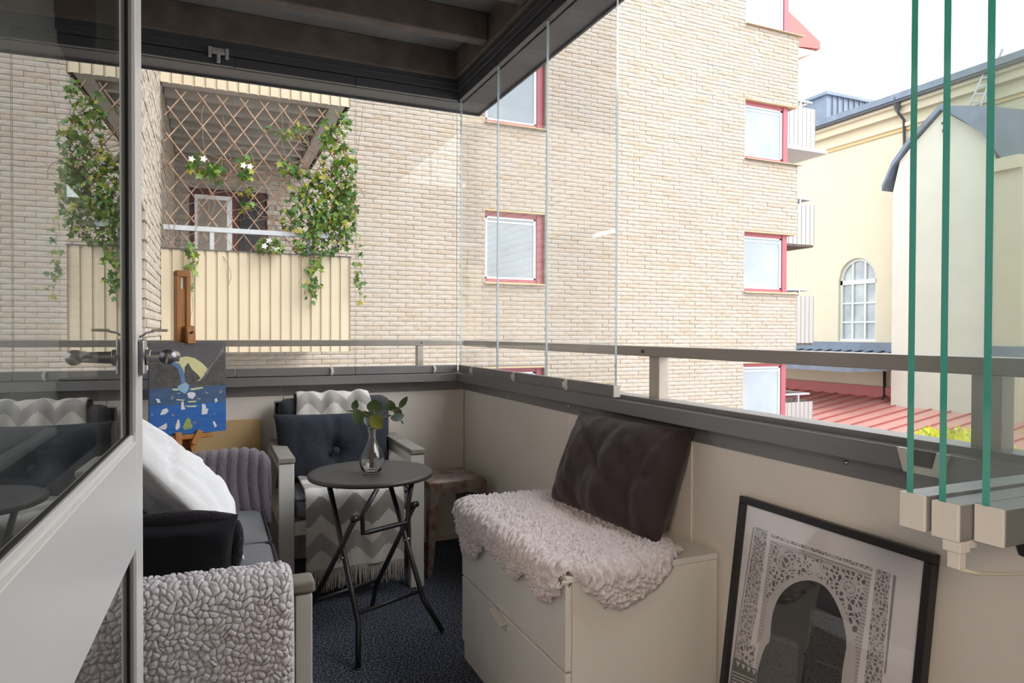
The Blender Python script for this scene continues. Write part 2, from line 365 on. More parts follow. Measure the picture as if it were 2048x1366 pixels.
# bottom guide: skirt flashing on the wall, channel above
def rail_trim(name, side, label):
    def f(m):
        if side == 'r':
            m.box(1.247, 1.252, .30, 3.547, .893, .937); m.box(1.252, 1.312, .30, 3.56, .893, .918); m.box(1.283, 1.288, .30, 3.58, .918, .934)
            m.box(1.300, 1.37, .30, 3.66, .90, .948)
        else:
            m.box(XL, 1.252, 3.547, 3.552, .893, .937); m.box(XL, 1.26, 3.552, 3.613, .893, .918); m.box(XL, 1.283, 3.583, 3.588, .918, .934)
            m.box(XL, 1.300, 3.600, 3.67, .90, .948)
    return struct(obj(name, f, M['alu'], bevel=.0015), label, 'rail')
t5 = rail_trim('trim_5', 'r', 'grey aluminium bottom guide rail along the right parapet')
t6 = rail_trim('trim_6', 'b', 'grey aluminium bottom guide rail along the back parapet')
t7 = struct(bx('trim_7', (XW-.006, XW, .30, YW-.006, .841, .895), M['alu'], bevel=.001), 'grey flashing strip under the right guide rail', 'flashing')
t8 = struct(bx('trim_8', (XL, XW, YW-.006, YW, .841, .895), M['alu'], bevel=.001), 'grey flashing strip under the back guide rail', 'flashing')
for i, (px, py) in enumerate([(1016, 793), (1137, 812), (1278, 853), (1692, 925), (931, 767)]):
    p = onX(px, py, XW-.007); obj('screw', lambda m: m.lathe([(.0001, .004), (.004, .003), (.0055, 0)], (0,0,0), 10), M['screw'], t7, smooth=True)
    s = C.objects[-1]; s.rotation_euler = (0, -math.pi/2, 0); s.location = Vector(s.location)+p
for i, (px, py) in enumerate([(712, 771), (842, 772), (560, 779)]):
    p = onY(px, py, YW-.007); obj('screw', lambda m: m.lathe([(.0001, .004), (.004, .003), (.0055, 0)], (0,0,0), 10), M['screw'], t8, smooth=True)
    s = C.objects[-1]; s.rotation_euler = (math.pi/2, 0, 0); s.location = Vector(s.location)+p
# U-shaped catch on the right channel
p = onX(1848, 915, 1.245)
cu = empty('guide_catch', p, 'pale U-shaped catch on the right guide rail behind the folded panes', 'catch')
obj('body', lambda m: m.prism([(p.y-.05, .938), (p.y-.03, .938), (p.y-.022, .906), (p.y+.022, .906), (p.y+.03, .938), (p.y+.05, .938), (p.y+.036, .893), (p.y-.036, .893)], 'x', 1.236, 1.247), M['alul'], cu)
bx('recess', (1.2465, 1.2475, p.y-.028, p.y+.028, .906, .937), M['black'], cu)

# ------------------------------------------------------------------ hand rail outside the glass
hr = empty('balcony_railing', (1.33, 3.63, .9), 'grey flat metal handrail with posts outside the glazing', 'railing')
obj('handrail', lambda m: m.box(1.312, 1.372, .30, 3.615, 1.084, 1.118), M['rail'], hr, bevel=.003)
obj('handrail', lambda m: m.box(XL, 1.372, 3.615, 3.675, 1.088, 1.12), M['rail'], hr, bevel=.003)
for (a, b) in ((1282, 1318),):
    y1 = onX(1282, 750, 1.375).y; y0 = onX(1318, 750, 1.33).y
    obj('post', lambda m: (m.box(1.330, 1.37, y0, y0+.055, .80, 1.084)), M['post'], hr, bevel=.002)
y2 = onX(1968, 800, 1.37).y
obj('post', lambda m: m.box(1.330, 1.37, y2-.055, y2, .80, 1.084), M['post'], hr, bevel=.002)
x2 = onY(839, 710, 3.64).x
obj('post', lambda m: m.box(x2-.016, x2+.016, 3.62, 3.67, .80, 1.088), M['post'], hr, bevel=.002)
for px, py, s in ((1285, 703, 'r'), (843, 686, 'b')):
    if s == 'r': p = onX(px, py, 1.311); obj('bolt', lambda m: m.box(1.309, 1.312, p.y-.005, p.y+.005, p.z-.005, p.z+.005), M['frameblk'], hr)
    else: p = onY(px, py, 3.614); obj('bolt', lambda m: m.box(p.x-.004, p.x+.004, 3.612, 3.615, p.z-.004, p.z+.004), M['frameblk'], hr)

# ------------------------------------------------------------------ sliding glass panels
def panel(name, axis, a, b, c, label, latch=None, edgemat='edgec', z0=.941, endcap=False):
    """axis 'y': pane in plane X=c running a..b along Y; 'x': pane in plane Y=c running along X"""
    base = (c, a, z0) if axis == 'y' else (a, c, z0)
    e = empty(name, base, label, 'glass screen', 'sliding glass panels of the balcony')
    def B(m, d0, d1, s0, s1, za, zb, mi=0):
        if axis == 'y': m.box(c+d0, c+d1, s0, s1, za, zb, mi)
        else: m.box(s0, s1, c+d0, c+d1, za, zb, mi)
    g = .003
    m = MB(); B(m, -.004, .004, a+g, b-g, z0+.038, 2.442)
    for k in range(6):
        nrm = k; m.m[k] = 0
    # narrow end faces carry the edge material
    endf = (2, 4) if axis == 'y' else (3, 5)
    for k in endf: m.m[k] = 1
    m.build('pane', [M['glass'] if edgemat == 'edgec' else M['glassg'], M[edgemat]], e)
    m = MB(); B(m, -.012, .014, a+g/2, b-g/2, z0, z0+.041); m.build('bottom_profile', M['alu'], e, bevel=.0015)
    m = MB(); B(m, -.012, .014, a+g/2, b-g/2, 2.440, 2.485); m.build('top_profile', M['alud'], e, bevel=.0015)
    if latch is not None:
        m = MB(); B(m, -.020, -.011, latch-.006, latch+.006, z0+.0, z0+.040); B(m, -.028, -.018, latch-.003, latch+.009, z0+.010, z0+.032)
        m.build('latch', M['alul'], e, bevel=.001)
    if endcap:
        m = MB(); B(m, -.012, .014, a-.004, a+g/2, z0, z0+.041); m.build('end_cap', M['alul'], e, bevel=.001)
    return e
xs = [1.262, .691, .112, -.467, XL]
nm = ['corner', 'second', 'third', 'last']
panel('glazing_screen', 'x', .691, 1.254, 3.569, 'clear glass panel of the back glazing next to the corner', onY(868, 738, 3.555).x)
panel('glazing_screen', 'x', .112, .691, 3.569, 'clear back glass panel in front of the neighbour\'s trellis, right of the easel', onY(663, 742, 3.555).x)
panel('glazing_screen', 'x', -.467, .112, 3.569, 'clear back glass panel behind the easel and painting')
yb_ = [3.56, 3.024, 2.502, 1.974]
lt = [onX(943, 745, 1.25).y, onX(1026, 757, 1.25).y, onX(1130, 773, 1.25).y]
panel('glazing_screen', 'y', 3.024, 3.556, 1.269, 'clear right-hand glass panel nearest the corner', lt[0])
panel('glazing_screen', 'y', 2.502, 3.024, 1.269, 'clear middle glass panel of the right-hand glazing', lt[1])
panel('glazing_screen', 'y', 1.974, 2.502, 1.269, 'clear right-hand glass panel ending the closed row above the cushion', lt[2], endcap=True)
# three panes swung open and stacked at the near end
fold = [((1815, 985), .0, 'first, farthest'), ((1880, 1003), 0, 'middle'), ((1967, 1012), 0, 'nearest')]
fl = ['open folded glass pane with green edge, leftmost of the three stacked', 'open folded glass pane with green edge, middle of the three stacked', 'open folded glass pane with green edge, rightmost of the three stacked']
fdep = []
for k, ((px, py), _, _) in enumerate(fold):
    q = onZ(px, py, .981 - (0.0, .004, .004)[k])
    e = empty('glazing_screen', (q.x, q.y, .94), fl[k], 'glass screen', 'folded glass panes')
    x0, x1 = q.x, q.x+.525
    zb = .941-(0, .004, .004)[k]
    m = MB(); m.box(x0+.004, x1, q.y-.004, q.y+.004, zb+.036, 2.442)
    m.m[3] = 1; m.m[5] = 1
    m.build('pane', [M['glassg'], M['edge']], e)
    bx('bottom_profile', (x0+.004, x1, q.y-.020, q.y+.010, zb, zb+.040), M['alu'], e, bevel=.0015)
    bx('end_cap', (x0, x0+.004, q.y-.020, q.y+.010, zb, zb+.040), M['alul'], e, bevel=.001)
    bx('top_profile', (x0, x1, q.y-.014, q.y+.010, 2.440, 2.485), M['alud'], e, bevel=.0015)
    if k == 1:
        obj('latch', lambda m: (m.box(x0+.001, x0+.018, q.y-.022, q.y-.002, zb-.012, zb), m.box(x0+.003, x0+.014, q.y-.020, q.y-.006, zb-.030, zb-.010), m.box(x0+.022, x0+.036, q.y-.018, q.y-.002, zb-.010, zb)), M['alul'], e, bevel=.001)
        obj('pull_cord', lambda m: m.tube([(x0+.009, q.y-.013, zb-.030), (x0+.05, q.y-.011, zb-.043), (x0+.11, q.y-.01, zb-.052), (x0+.2, q.y-.008, zb-.062), (x0+.36, q.y-.008, zb-.055)], .0022, 8), M['cream'], e, smooth=True)
    if k == 2:
        obj('knob', lambda m: m.lathe([(.0001, -.022), (.010, -.022), (.013, -.012), (.013, 0)], (x0+.075, q.y-.004, zb), 12), M['frameblk'], e, smooth=True)

# ------------------------------------------------------------------ the open balcony door
DE, DH = .1695, math.radians(1.90)
dv = Vector((math.sin(DH), math.cos(DH), 0)); dn = Vector((math.cos(DH), -math.sin(DH), 0)); d0 = Vector((-DE*math.cos(DH), DE*math.sin(DH), 0))
def DP(s, n, z): return d0 + dv*s + dn*n + Vector((0, 0, z))
def DB(m, s0, s1, n0, n1, z0, z1, mi=0):
    vs = [DP(s, n, z) for z in (z0, z1) for s, n in ((s0, n0), (s0, n1), (s1, n1), (s1, n0))]
    m.add(vs, [(0,3,2,1),(4,5,6,7),(0,1,5,4),(1,2,6,5),(2,3,7,6),(3,0,4,7)], mi)
S0, S1, S2 = .50, 1.306, 1.384
door = struct(empty('door_1', DP(S0, 0, .02)), 'open white balcony door with two glass panes seen edge-on', 'door')
def stile(s0, s1, z0, z1, nm_='stile'):
    m = MB(); DB(m, s0, s1, -.045, .012, z0, z1); return m.build(nm_, M['doorw'], door, bevel=.002)
stile(S1, S2, .03, 2.10); stile(S0, S0+.08, .03, 2.10)
ZM0, ZM1 = .792, .985
stile(S0+.08, S1, ZM0, ZM1-.012, 'mid_rail'); stile(S0+.08, S1, .03, .13, 'bottom_rail'); stile(S0+.08, S1, 2.02, 2.10, 'top_rail')
def beads(z0, z1):
    m = MB(); DB(m, S1-.010, S1, -.004, .008, z0, z1); DB(m, S0+.08, S0+.09, -.004, .008, z0, z1)
    m.build('glazing_bead', M['bead'], door, bevel=.001)
    m = MB(); DB(m, S0+.08, S1, -.004, .006, z0-.012, z0+.001); m.build('glazing_bead', M['doorw'], door, bevel=.001)
    m = MB(); DB(m, S1-.014, S1-.010, -.001, .0025, z0, z1); DB(m, S0+.08, S1, -.001, .0025, z0, z0+.003); m.build('gasket', M['black'], door)
    m = MB(); DB(m, S0+.085, S1-.005, -.002, 0, z0, z1); m.build('pane', M['glassd'], door)
beads(ZM1, 2.02); beads(.142, ZM0)
hz = DP(1.345, .012, 1.115)
m = MB(); DB(m, 1.325, 1.365, .012, .022, 1.083, 1.147); m.build('handle_plate', M['chrome'], door, bevel=.006, seg=3)
m = MB(); m.tube([DP(1.345, .022, 1.115), DP(1.345, .030, 1.115)], .014, 16); m.tube([DP(1.345, .028, 1.115), DP(1.345, .075, 1.116)], [.011, .009], 14)
hd = m.build('handle', M['chrome'], door, smooth=False, bevel=.002)
m = MB(); m.tube([DP(1.355, .068, 1.117), DP(1.33, .068, 1.118), DP(1.29, .067, 1.120), DP(1.255, .066, 1.120), DP(1.235, .065, 1.119)], [.008, .009, .0085, .011, .0125], 14); m.build('lever', M['chrome'], hd, smooth=True)
m = MB(); m.tube([DP(1.345, .012, 1.150), DP(1.345, .022, 1.158), DP(1.34, .035, 1.161)], .002, 8); m.build('key', M['chrome'], door)
m = MB(); DB(m, 1.325, 1.345, .032, .058, 1.160, 1.165); m.build('key_tag', M['cream'], door, bevel=.002)

# ------------------------------------------------------------------ brick apartment house opposite
struct(bx('ground', (-30, 60, -20, 60, -6.6, -6.5), M['ground']), 'courtyard ground far below', 'ground')
YB, XC = 10.75, 11.41
ab = empty('apartment_building', (5, YB, -6.5), 'pale split-face brick apartment house with pink-red windows', 'building')
BM, BC = .265, .0745
rows_z = [(-.71, .555), (2.01, 3.255), (4.735, 5.95), (7.46, 8.68)]
XA0, XA1, XB0 = 4.27, 5.42, 9.965
# brick shape: split face, a few variants shared by all bricks
def brick_variant(seed):
    R = random.Random(seed); L, Hh = BM-.005, BC-.009
    vs = []; fs = []
    nx, nz = 5, 3
    for j in range(nz):
        for i in range(nx):
            edge = i in (0, nx-1) or j in (0, nz-1)
            dx = 0 if i in (0, nx-1) else R.uniform(-.012, .012)
            vs.append((L*(i/(nx-1)-.5)+dx, (R.uniform(.0, .003) if edge else R.uniform(-.008, -.002)), Hh*(j/(nz-1)-.5)+R.uniform(-.0015, .0015)))
    for j in range(nz-1):
        for i in range(nx-1): a = j*nx+i; fs.append((a, a+1, a+nx+1, a+nx))
    rim = [i for i in range(nx)] + [nx*(j+1)-1 for j in range(1, nz)] + [nx*(nz-1)+i for i in range(nx-2, -1, -1)] + [nx*j for j in range(nz-2, 0, -1)]
    o = len(vs)
    for k in rim: vs.append((vs[k][0], .03, vs[k][2]))
    for k in range(len(rim)): k2 = (k+1) % len(rim); fs.append((rim[k], o+k, o+k2, rim[k2]))
    return vs, fs
VAR = [brick_variant(s) for s in range(8)]
VARM = []
for k, (vs, fs) in enumerate(VAR):
    me = bpy.data.meshes.new('brick'); me.from_pydata(vs, [], [f for f in fs]); me.materials.append(M['brick']); me.update(); VARM.append(me)
def in_opening(x0, x1, z0, z1):
    for a, b in rows_z:
        if z1 > a and z0 < b:
            if (x1 > XA0 and x0 < XA1) or x1 > XB0: return True
    if z1 > .9 and z0 < 3.23 and x1 > -.27 and x0 < .80: return True
    return False
bl = []        # (x, z, length scale, variant)
nrow = int((9.3+1.64)/BC); zst = -22*BC
for r in range(nrow):
    z = zst + (r+.5)*BC; off = BM*.5*((r-22) % 2)
    x = -.45
    x = math.floor((-.45+YB)/BM)*BM - YB + off
    while x < XC+.02:
        x0, x1 = x+.0025, x+BM-.0025
        a, b = max(x0, -.45), min(x1, XC)
        if b-a > .03:
            # clip at the openings
            segs = [(a, b)]
            for za, zb in rows_z:
                if z+BC/2 > za+.02 and z-BC/2 < zb-.02:
                    for oa, ob in ((XA0, XA1), (XB0, XC+1)):
                        ns = []
                        for s0, s1 in segs:
                            if s1 <= oa or s0 >= ob: ns.append((s0, s1)); continue
                            if s0 < oa-.02: ns.append((s0, oa))
                            if s1 > ob+.02: ns.append((ob, s1))
                        segs = ns
            if z+BC/2 > .9 and z-BC/2 < 3.23:
                segs = [s for s in segs if s[1] <= -.22 or s[0] >= .78]
            for s0, s1 in segs: bl.append(((s0+s1)/2, z, (s1-s0)/(BM-.005), RN.randrange(8), RN.uniform(-.005, .004)))
        x += BM
def pxof(p):
    v = Vector(p)-CAM; d = v.dot(fw); return 1024+FPX*v.dot(rt)/d, 683-FPX*v.dot(up)/d
cand = []
for i, (x, z, s, k, dy) in enumerate(bl):
    px, py = pxof((x, YB, z))
    if 716 < px < 1225 and 120 < py < 730 and s > .6 and not (px < 930 and py < 225): cand.append(((Vector((x, YB, z))-CAM).length, i))
cand.sort(); single = set(i for _, i in cand[:300])
allv = []; allf = []; off_ = 0
for i, (x, z, s, k, dy) in enumerate(bl):
    if i in single:
        o = bpy.data.objects.new('brick', VARM[k]); C.objects.link(o); o.location = (x, YB+dy, z); o.scale = (s, 1, 1); setparent(o, ab)
    else:
        vs, fs = VAR[k]; allv += [(x+v[0]*s, YB+dy+v[1], z+v[2]) for v in vs]; allf += [tuple(j+off_ for j in f) for f in fs]; off_ += len(vs)
def rawmesh(name, vs, fs, mt, parent=None, kind=None, smooth=False):
    me = bpy.data.meshes.new(name); me.from_pydata(vs, [], fs); me.materials.append(mt); me.update()
    if smooth: me.polygons.foreach_set('use_smooth', [True]*len(me.polygons))
    o = bpy.data.objects.new(name, me); C.objects.link(o)
    if parent is not None: setparent(o, parent)
    if kind: o['kind'] = kind
    return o
# return wing on the left and the side wall at the right corner, same bricks turned
def turned(face, c, a0, a1, z0, z1, skip=None):
    global allv, allf, off_
    for r in range(int(math.floor(z0/BC)), int(math.ceil(z1/BC))):
        z = (r+.5)*BC; off = BM*.5*(r % 2)
        y = math.floor((a0+c)/BM)*BM - c + off
        while y < a1:
            s0, s1 = max(y+.0025, a0), min(y+BM-.0025, a1)
            if s1-s0 > .03 and not (skip and skip((s0+s1)/2, z)):
                sc = (s1-s0)/(BM-.005); k = RN.randrange(8); vs, fs = VAR[k]; ym = (s0+s1)/2; d = RN.uniform(-.004, .004)
                if face == '+x': vv = [(c-v[1]+d, ym+v[0]*sc, z+v[2]) for v in vs]
                else: vv = [(ym+v[0]*sc, c+v[1]+d, z+v[2]) for v in vs]
                allv += vv; allf += [tuple(j+off_ for j in f) for f in fs]; off_ += len(vs)
            y += BM
XR = -.45
turned('+x', XR, 3.82, YB, -.5, 9.2, lambda y, z: y < 5.94 and z < 2.12)
turned('-y', 5.94, XR-.55, XR-.01, -.5, 2.12)
turned('+x', XC, YB, YB+.5, -1.5, 9.2, lambda y, z: any(a < z < b for a, b in rows_z))
rawmesh('brickwork', allv, allf, M['brick'], ab, 'stuff')
# backing (mortar) with openings
def wall_backing(m):
    zb = [-1.7] + [v for ab_ in rows_z for v in ab_] + [9.3]
    for k in range(len(zb)-1):
        z0, z1 = zb[k], zb[k+1]
        if k % 2 == 0:
            m.box(.80, XC-.012, YB+.012, YB+.40, z0, z1)
        else:
            m.box(.80, XA0-.002, YB+.012, YB+.40, z0, z1); m.box(XA1+.002, XB0-.002, YB+.012, YB+.40, z0, z1)
    m.box(-.6, -.27, YB+.012, YB+.4, -1.7, 9.3); m.box(-.27, .80, YB+.012, YB+.4, -1.7, .9); m.box(-.27, .80, YB+.012, YB+.4, 3.23, 9.3)
    m.box(XR-.4, XR-.012, 3.815, YB+.4, 2.12, 9.3); m.box(XR-.4, XR-.012, 5.952, YB+.4, -1.7, 2.12)
    m.box(XR-.9, XR-.4, 5.952, 6.3, -1.7, 2.12); m.box(-1.25, -1.0, 3.815, 5.952, -6.5, 2.12)
obj('mortar_wall', wall_backing, M['mortar'], ab)
obj('interior_wall', lambda m: (m.box(-.5, 13, YB+3.0, YB+3.1, -6.5, 9.3), m.box(.9, 9.8, YB+.42, YB+.5, -6.5, 9.3)), M['mortar'], ab)
bx('lower_wall', (-1, XC, YB+.02, YB+.4, -6.5, -1.7), M['mortar'], ab)
# windows: left column in the wall, right column wrapping the corner
def window(x0, x1, z0, z1, corner):
    yf = YB+.10
    T = .085
    m = MB(); m.box(x0, x1, yf, yf+.08, z1-T, z1); m.box(x0, x1, yf, yf+.08, z0+.02, z0+.02+T*.8); m.box(x0, x0+T*.6, yf, yf+.08, z0+.1, z1-T)
    m.box(x1-T*1.5, x1, yf-.02, yf+.08, z0+.02, z1)
    if corner: m.box(x1-.10, x1, yf+.08, yf+2.0, z0+.02, z1)
    wd = m.build('window', M['red'], ab, bevel=.004)
    m = MB(); a, b, c, d = x0+T*.6, x1-T*1.5, z0+.02+T*.8, z1-T
    m.box(a, a+.035, yf+.015, yf+.06, c, d); m.box(b-.05, b, yf+.015, yf+.06, c, d); m.box(a, b, yf+.015, yf+.06, d-.03, d); m.box(a, b, yf+.015, yf+.06, c, c+.03)
    m.build('sash', M['winwhite'], wd)
    bx('pane', (a, b, yf+.03, yf+.035, c, d), M['winpane'], wd)
    bx('blind_rail', (a+.04, b-.05, yf+.02, yf+.028, d-.10, d-.075), M['winwhite'], wd)
    m = MB(); m.prism([(YB-.07, z0-.012), (YB-.07, z0+.0), (YB+.12, z0+.035), (YB+.12, z0+.015)], 'x', x0-.01, (XC+.11 if corner else x1+.01)); m.build('sill', M['tan'], wd)
    m = MB(); m.box(x0-.001, x1+(.2 if corner else 0), YB+.005, YB+.12, z1-.005, z1+.02); m.build('lintel', M['tan'], wd)
for z0, z1 in rows_z:
    window(XA0, XA1, z0, z1, False); window(XB0, 11.205, z0, z1, True)
# roof edge above the right corner
p1, p2, p3, p4, p5 = [onY(*q, 11.3) for q in ((1560, 5), (1641, 84), (1641, 98), (1597, 93), (1560, 93))]
m = MB(); m.prism([(p1.x, p1.z), (p2.x, p2.z), (p3.x, p3.z), (p4.x-.02, p4.z+.0), (p5.x, p5.z)], 'y', 11.3, 16); m.build('roof', M['redflash'], ab)
p6 = onY(1630, 101, 11.32); p7 = onY(1597, 116, 11.32)
m = MB(); m.prism([(p4.x-.3, p4.z-.01), (p6.x, p6.z), (p6.x, p6.z-.05), (p7.x, p7.z), (p7.x-.3, p7.z)], 'y', 11.33, 15.9); m.build('eave_soffit', M['clad'], ab)

def corrugated(m, a0, a1, c, z0, z1, axis='x', pitch=.10, dep=.018, th=.004):
    """trapezoid-ribbed sheet running a0..a1, face towards -Y (axis x) or +X (axis y)"""
    n = int(round((a1-a0)/pitch)); pt = (a1-a0)/n
    prof = []
    for k in range(n):
        s = a0+k*pt; prof += [(s, 0), (s+.68*pt, 0), (s+.74*pt, dep), (s+.94*pt, dep)]
    prof.append((a1, 0))
    vs = []
    for (s, d) in prof:
        for z in (z0, z1): vs.append((s, c+d, z) if axis == 'x' else (c-d, s, z))
    back = len(vs)
    for (s, d) in prof:
        for z in (z0, z1): vs.append((s, c+d+th, z) if axis == 'x' else (c-d-th, s, z))
    fs = []
    for k in range(len(prof)-1):
        fs.append((2*k, 2*k+2, 2*k+3, 2*k+1)); fs.append((back+2*k+1, back+2*k+3, back+2*k+2, back+2*k))
        fs.append((2*k, back+2*k, back+2*k+2, 2*k+2)); fs.append((2*k+1, 2*k+3, back+2*k+3, back+2*k+1))
    m.add(vs, fs)
# the neighbour's balcony with corrugated front, and the one above it
X0, X1, Y0 = -.445, 1.42, 7.60
nb = obj('balcony', lambda m: m.box(X0, X1-.03, Y0+.03, YB, 1.02, 1.16), M['concsm'], ab)
nc = obj('cladding', lambda m: corrugated(m, X0, X1, Y0, .95, 1.99, 'x', .104), M['clad'], nb)
obj('cladding', lambda m: corrugated(m, Y0+.01, YB, X1, .95, 1.99, 'y', .104), M['clad'], nb)
obj('coping', lambda m: (m.box(X0, X1+.01, Y0-.012, Y0+.03, 1.99, 2.0), m.box(X1-.03, X1+.012, Y0, YB, 1.99, 2.0)), M['alud'], nb)
obj('handrail', lambda m: m.box(X0+.02, X1-.10, Y0+.02, Y0+.06, 2.185, 2.235), M['steel'], nb, bevel=.003)
for px in (.02, .98): bx('rail_post', (px-.02, px+.02, Y0+.03, Y0+.06, 1.5, 2.19), M['steel'], nb)
ub = obj('balcony', lambda m: m.box(X0, X1-.03, Y0+.03, YB, 3.80, 3.95), M['sofc'], ab)
obj('edge_beam', lambda m: (m.box(X0, X1-.04, Y0+.04, Y0+.20, 3.66, 3.80), m.box(X1-.20, X1-.04, Y0+.2, YB, 3.66, 3.80)), M['sofc'], ub, bevel=.008)
for k in range(7): bx('rib', (X0, X1-.2, Y0+.55+.4*k, Y0+.63+.4*k, 3.68, 3.80), M['sofc'], ub, bevel=.01)
obj('cladding', lambda m: corrugated(m, X0, X1, Y0, 3.645, 4.70, 'x', .104), M['clad'], ub)
obj('cladding', lambda m: corrugated(m, Y0+.01, YB, X1, 3.645, 4.70, 'y', .104), M['conc'], ub)
# screws along the front sheet
for k in range(9):
    x = X0+.1+k*.208
    bx('screw', (x-.006, x+.006, Y0-.003, Y0+.001, 1.07, 1.082), M['bead'], nc)
# balcony door and window in shadow behind the trellis
bd = bx('balcony_door', (-.265, .79, YB+.06, YB+.14, .9, 3.22), mat('dark_red_door_paint', (.10,.022,.022), .5), ab)
for a, b in ((-.20, .30), (.40, .73)):
    bx('leaf_frame', (a, b, YB+.035, YB+.06, 1.0, 3.14), M['winwhite'] if a < 0 else M['frameblk'], bd)
    bx('pane', (a+.05, b-.07, YB+.028, YB+.036, 1.1, 3.08), M['mortar'] if a < 0 else M['windark'], bd)
# balconies on the far side of the corner
for k, (pt, pb, pr_) in enumerate(((217, 295, 201), (410, 490, 396), (592, 686, 578), (803, 880, 786))):
    za, zb, zr = [onY(1615, q, 14.3).z for q in (pt, pb, pr_)]
    e = obj('balcony', lambda m: m.box(12.6, 15.8, 14.3, 16.2, zb-.06, zb+.06), M['conc'], ab)
    obj('cladding', lambda m: corrugated(m, 12.6, 15.82, 14.28, zb, za, 'x', .16), M['cladw'], e)
    obj('cladding', lambda m: corrugated(m, 14.29, 16.2, 15.82, zb, za, 'y', .16), M['cladw'], e)
    obj('handrail', lambda m: (m.box(12.6, 15.75, 14.33, 14.41, zr-.05, zr), m.box(15.67, 15.75, 14.4, 16.2, zr-.05, zr), m.box(15.3, 15.36, 14.34, 14.40, za-.1, zr-.03)), M['steel'], e)
m = MB(); m.box(8.0, 11.2, 11.5, 18, -6.5, 8); m.build('side_wing', M['mortar'], ab)
m = MB(); m.box(11.2, 14.0, 16.2, 18, -6.5, 8); m.build('rear_wing', M['mortar'], ab)
e = bx('glazed_balcony_roof', (12.6, 16.1, 14.1, 16.2, onY(1615, 307, 14.3).z, onY(1615, 300, 14.3).z), M['steel'], ab)

# ------------------------------------------------------------------ trellis and climbing vine on the neighbour's balcony
tr = empty('trellis', (.5, Y0+.10, 1.16), 'brown diamond lattice trellis on the cream corrugated balcony', 'trellis')
TX0, TX1, TZ0, TZ1 = X0+.03, X1-.0, 1.85, 3.60
sp = .198; tanv = 1.36
for sgn in (1, -1):
    c = TX0 - (TZ1-TZ0)/tanv
    k = 0
    while c < TX1 + (TZ1-TZ0)/tanv:
        pts = []
        # line x = c + (z-TZ0)/tanv (sgn +) or x = c - (z-TZ0)/tanv + H/tanv
        for i in range(41):
            z = TZ0 + (TZ1-TZ0)*i/40
            x = c + (z-TZ0)/tanv if sgn > 0 else c + (TZ1-z)/tanv
            if TX0 <= x <= TX1: pts.append((x, z))
        if len(pts) > 3:
            a, b = pts[0], pts[-1]; y = Y0+.075+.008*sgn
            j = RN.uniform(-.012, .012)
            m = MB(); m.beam((a[0]+j, y, a[1]), (b[0]+j+RN.uniform(-.01, .01), y-.02*RN.random(), b[1]), .010, .014, (0, 1, 0)); m.build('slat', M['bamboo'], tr)
        c += sp; k += 1
def leafpoly(rnd, size, lobes=True):
    if lobes: pr = [(0, 0), (.38, -.12), (.30, .18), (.62, .42), (.25, .48), (.05, 1.0), (-.25, .50), (-.60, .40), (-.30, .16), (-.40, -.12)]
    else: pr = [(0, 0), (.22, .2), (.30, .5), (.18, .8), (0, 1.0), (-.18, .8), (-.30, .5), (-.22, .2)]
    ax = Vector((rnd.gauss(0, 1), rnd.gauss(-.9, .6), rnd.gauss(.4, .7))).normalized()
    d = Vector((rnd.gauss(0, .6), rnd.gauss(0, .4), rnd.gauss(-.9, .5))).normalized()
    d = (d - ax*d.dot(ax)).normalized(); s = d.cross(ax)
    return [(s*p[0] + d*p[1] - ax*.25*abs(p[0]))*size for p in pr]
def leafcloud(name, blobs, depth, rnd, mt, parent, smin, smax, lobes=True):
    vs = []; fs = []; o = 0
    for (cx, cy, rx, ry, n, Yc) in blobs:
        for _ in range(n):
            a = rnd.uniform(0, 2*math.pi); rr = math.sqrt(rnd.random())
            c = onY(cx+rx*rr*math.cos(a), cy+ry*rr*math.sin(a), Yc + rnd.uniform(-depth, depth))
            L = leafpoly(rnd, rnd.uniform(smin, smax), lobes)
            vs += [c+v for v in L]; fs.append(tuple(range(o, o+len(L)))); o += len(L)
    return rawmesh(name, vs, fs, mt, parent, 'stuff')
R2 = random.Random(21)
vn = empty('climbing_vine', (1.2, Y0, 1.16), 'green climbing vine trailing over the neighbour\'s trellis and balcony edge', 'vine')
yv = Y0-.02
blobs = [(665, 300, 28, 55, 80, yv), (690, 350, 24, 60, 90, yv), (655, 400, 50, 60, 170, yv), (620, 370, 45, 35, 70, yv), (600, 430, 40, 45, 90, yv), (665, 455, 48, 45, 150, yv), (690, 420, 25, 60, 90, yv), (640, 490, 55, 22, 80, yv),
         (630, 540, 16, 48, 34, yv-.06), (622, 580, 14, 25, 18, yv-.06), (716, 520, 8, 65, 22, yv-.05), (722, 585, 8, 30, 10, yv-.05), (575, 330, 20, 18, 28, yv), (400, 330, 24, 20, 40, yv), (430, 345, 20, 20, 30, yv), (492, 335, 16, 26, 40, yv),
         (540, 490, 30, 16, 60, yv-.04), (490, 400, 20, 30, 18, yv), (385, 500, 18, 14, 18, yv-.05), (380, 530, 14, 20, 16, yv-.06), (372, 570, 6, 40, 6, yv-.06), (560, 260, 30, 16, 12, yv), (600, 260, 20, 18, 16, yv), (690, 250, 12, 24, 22, yv),
         (650, 260, 20, 24, 26, yv)]
leafcloud('leaves', blobs, .10, R2, M['vine'], vn, .045, .085)
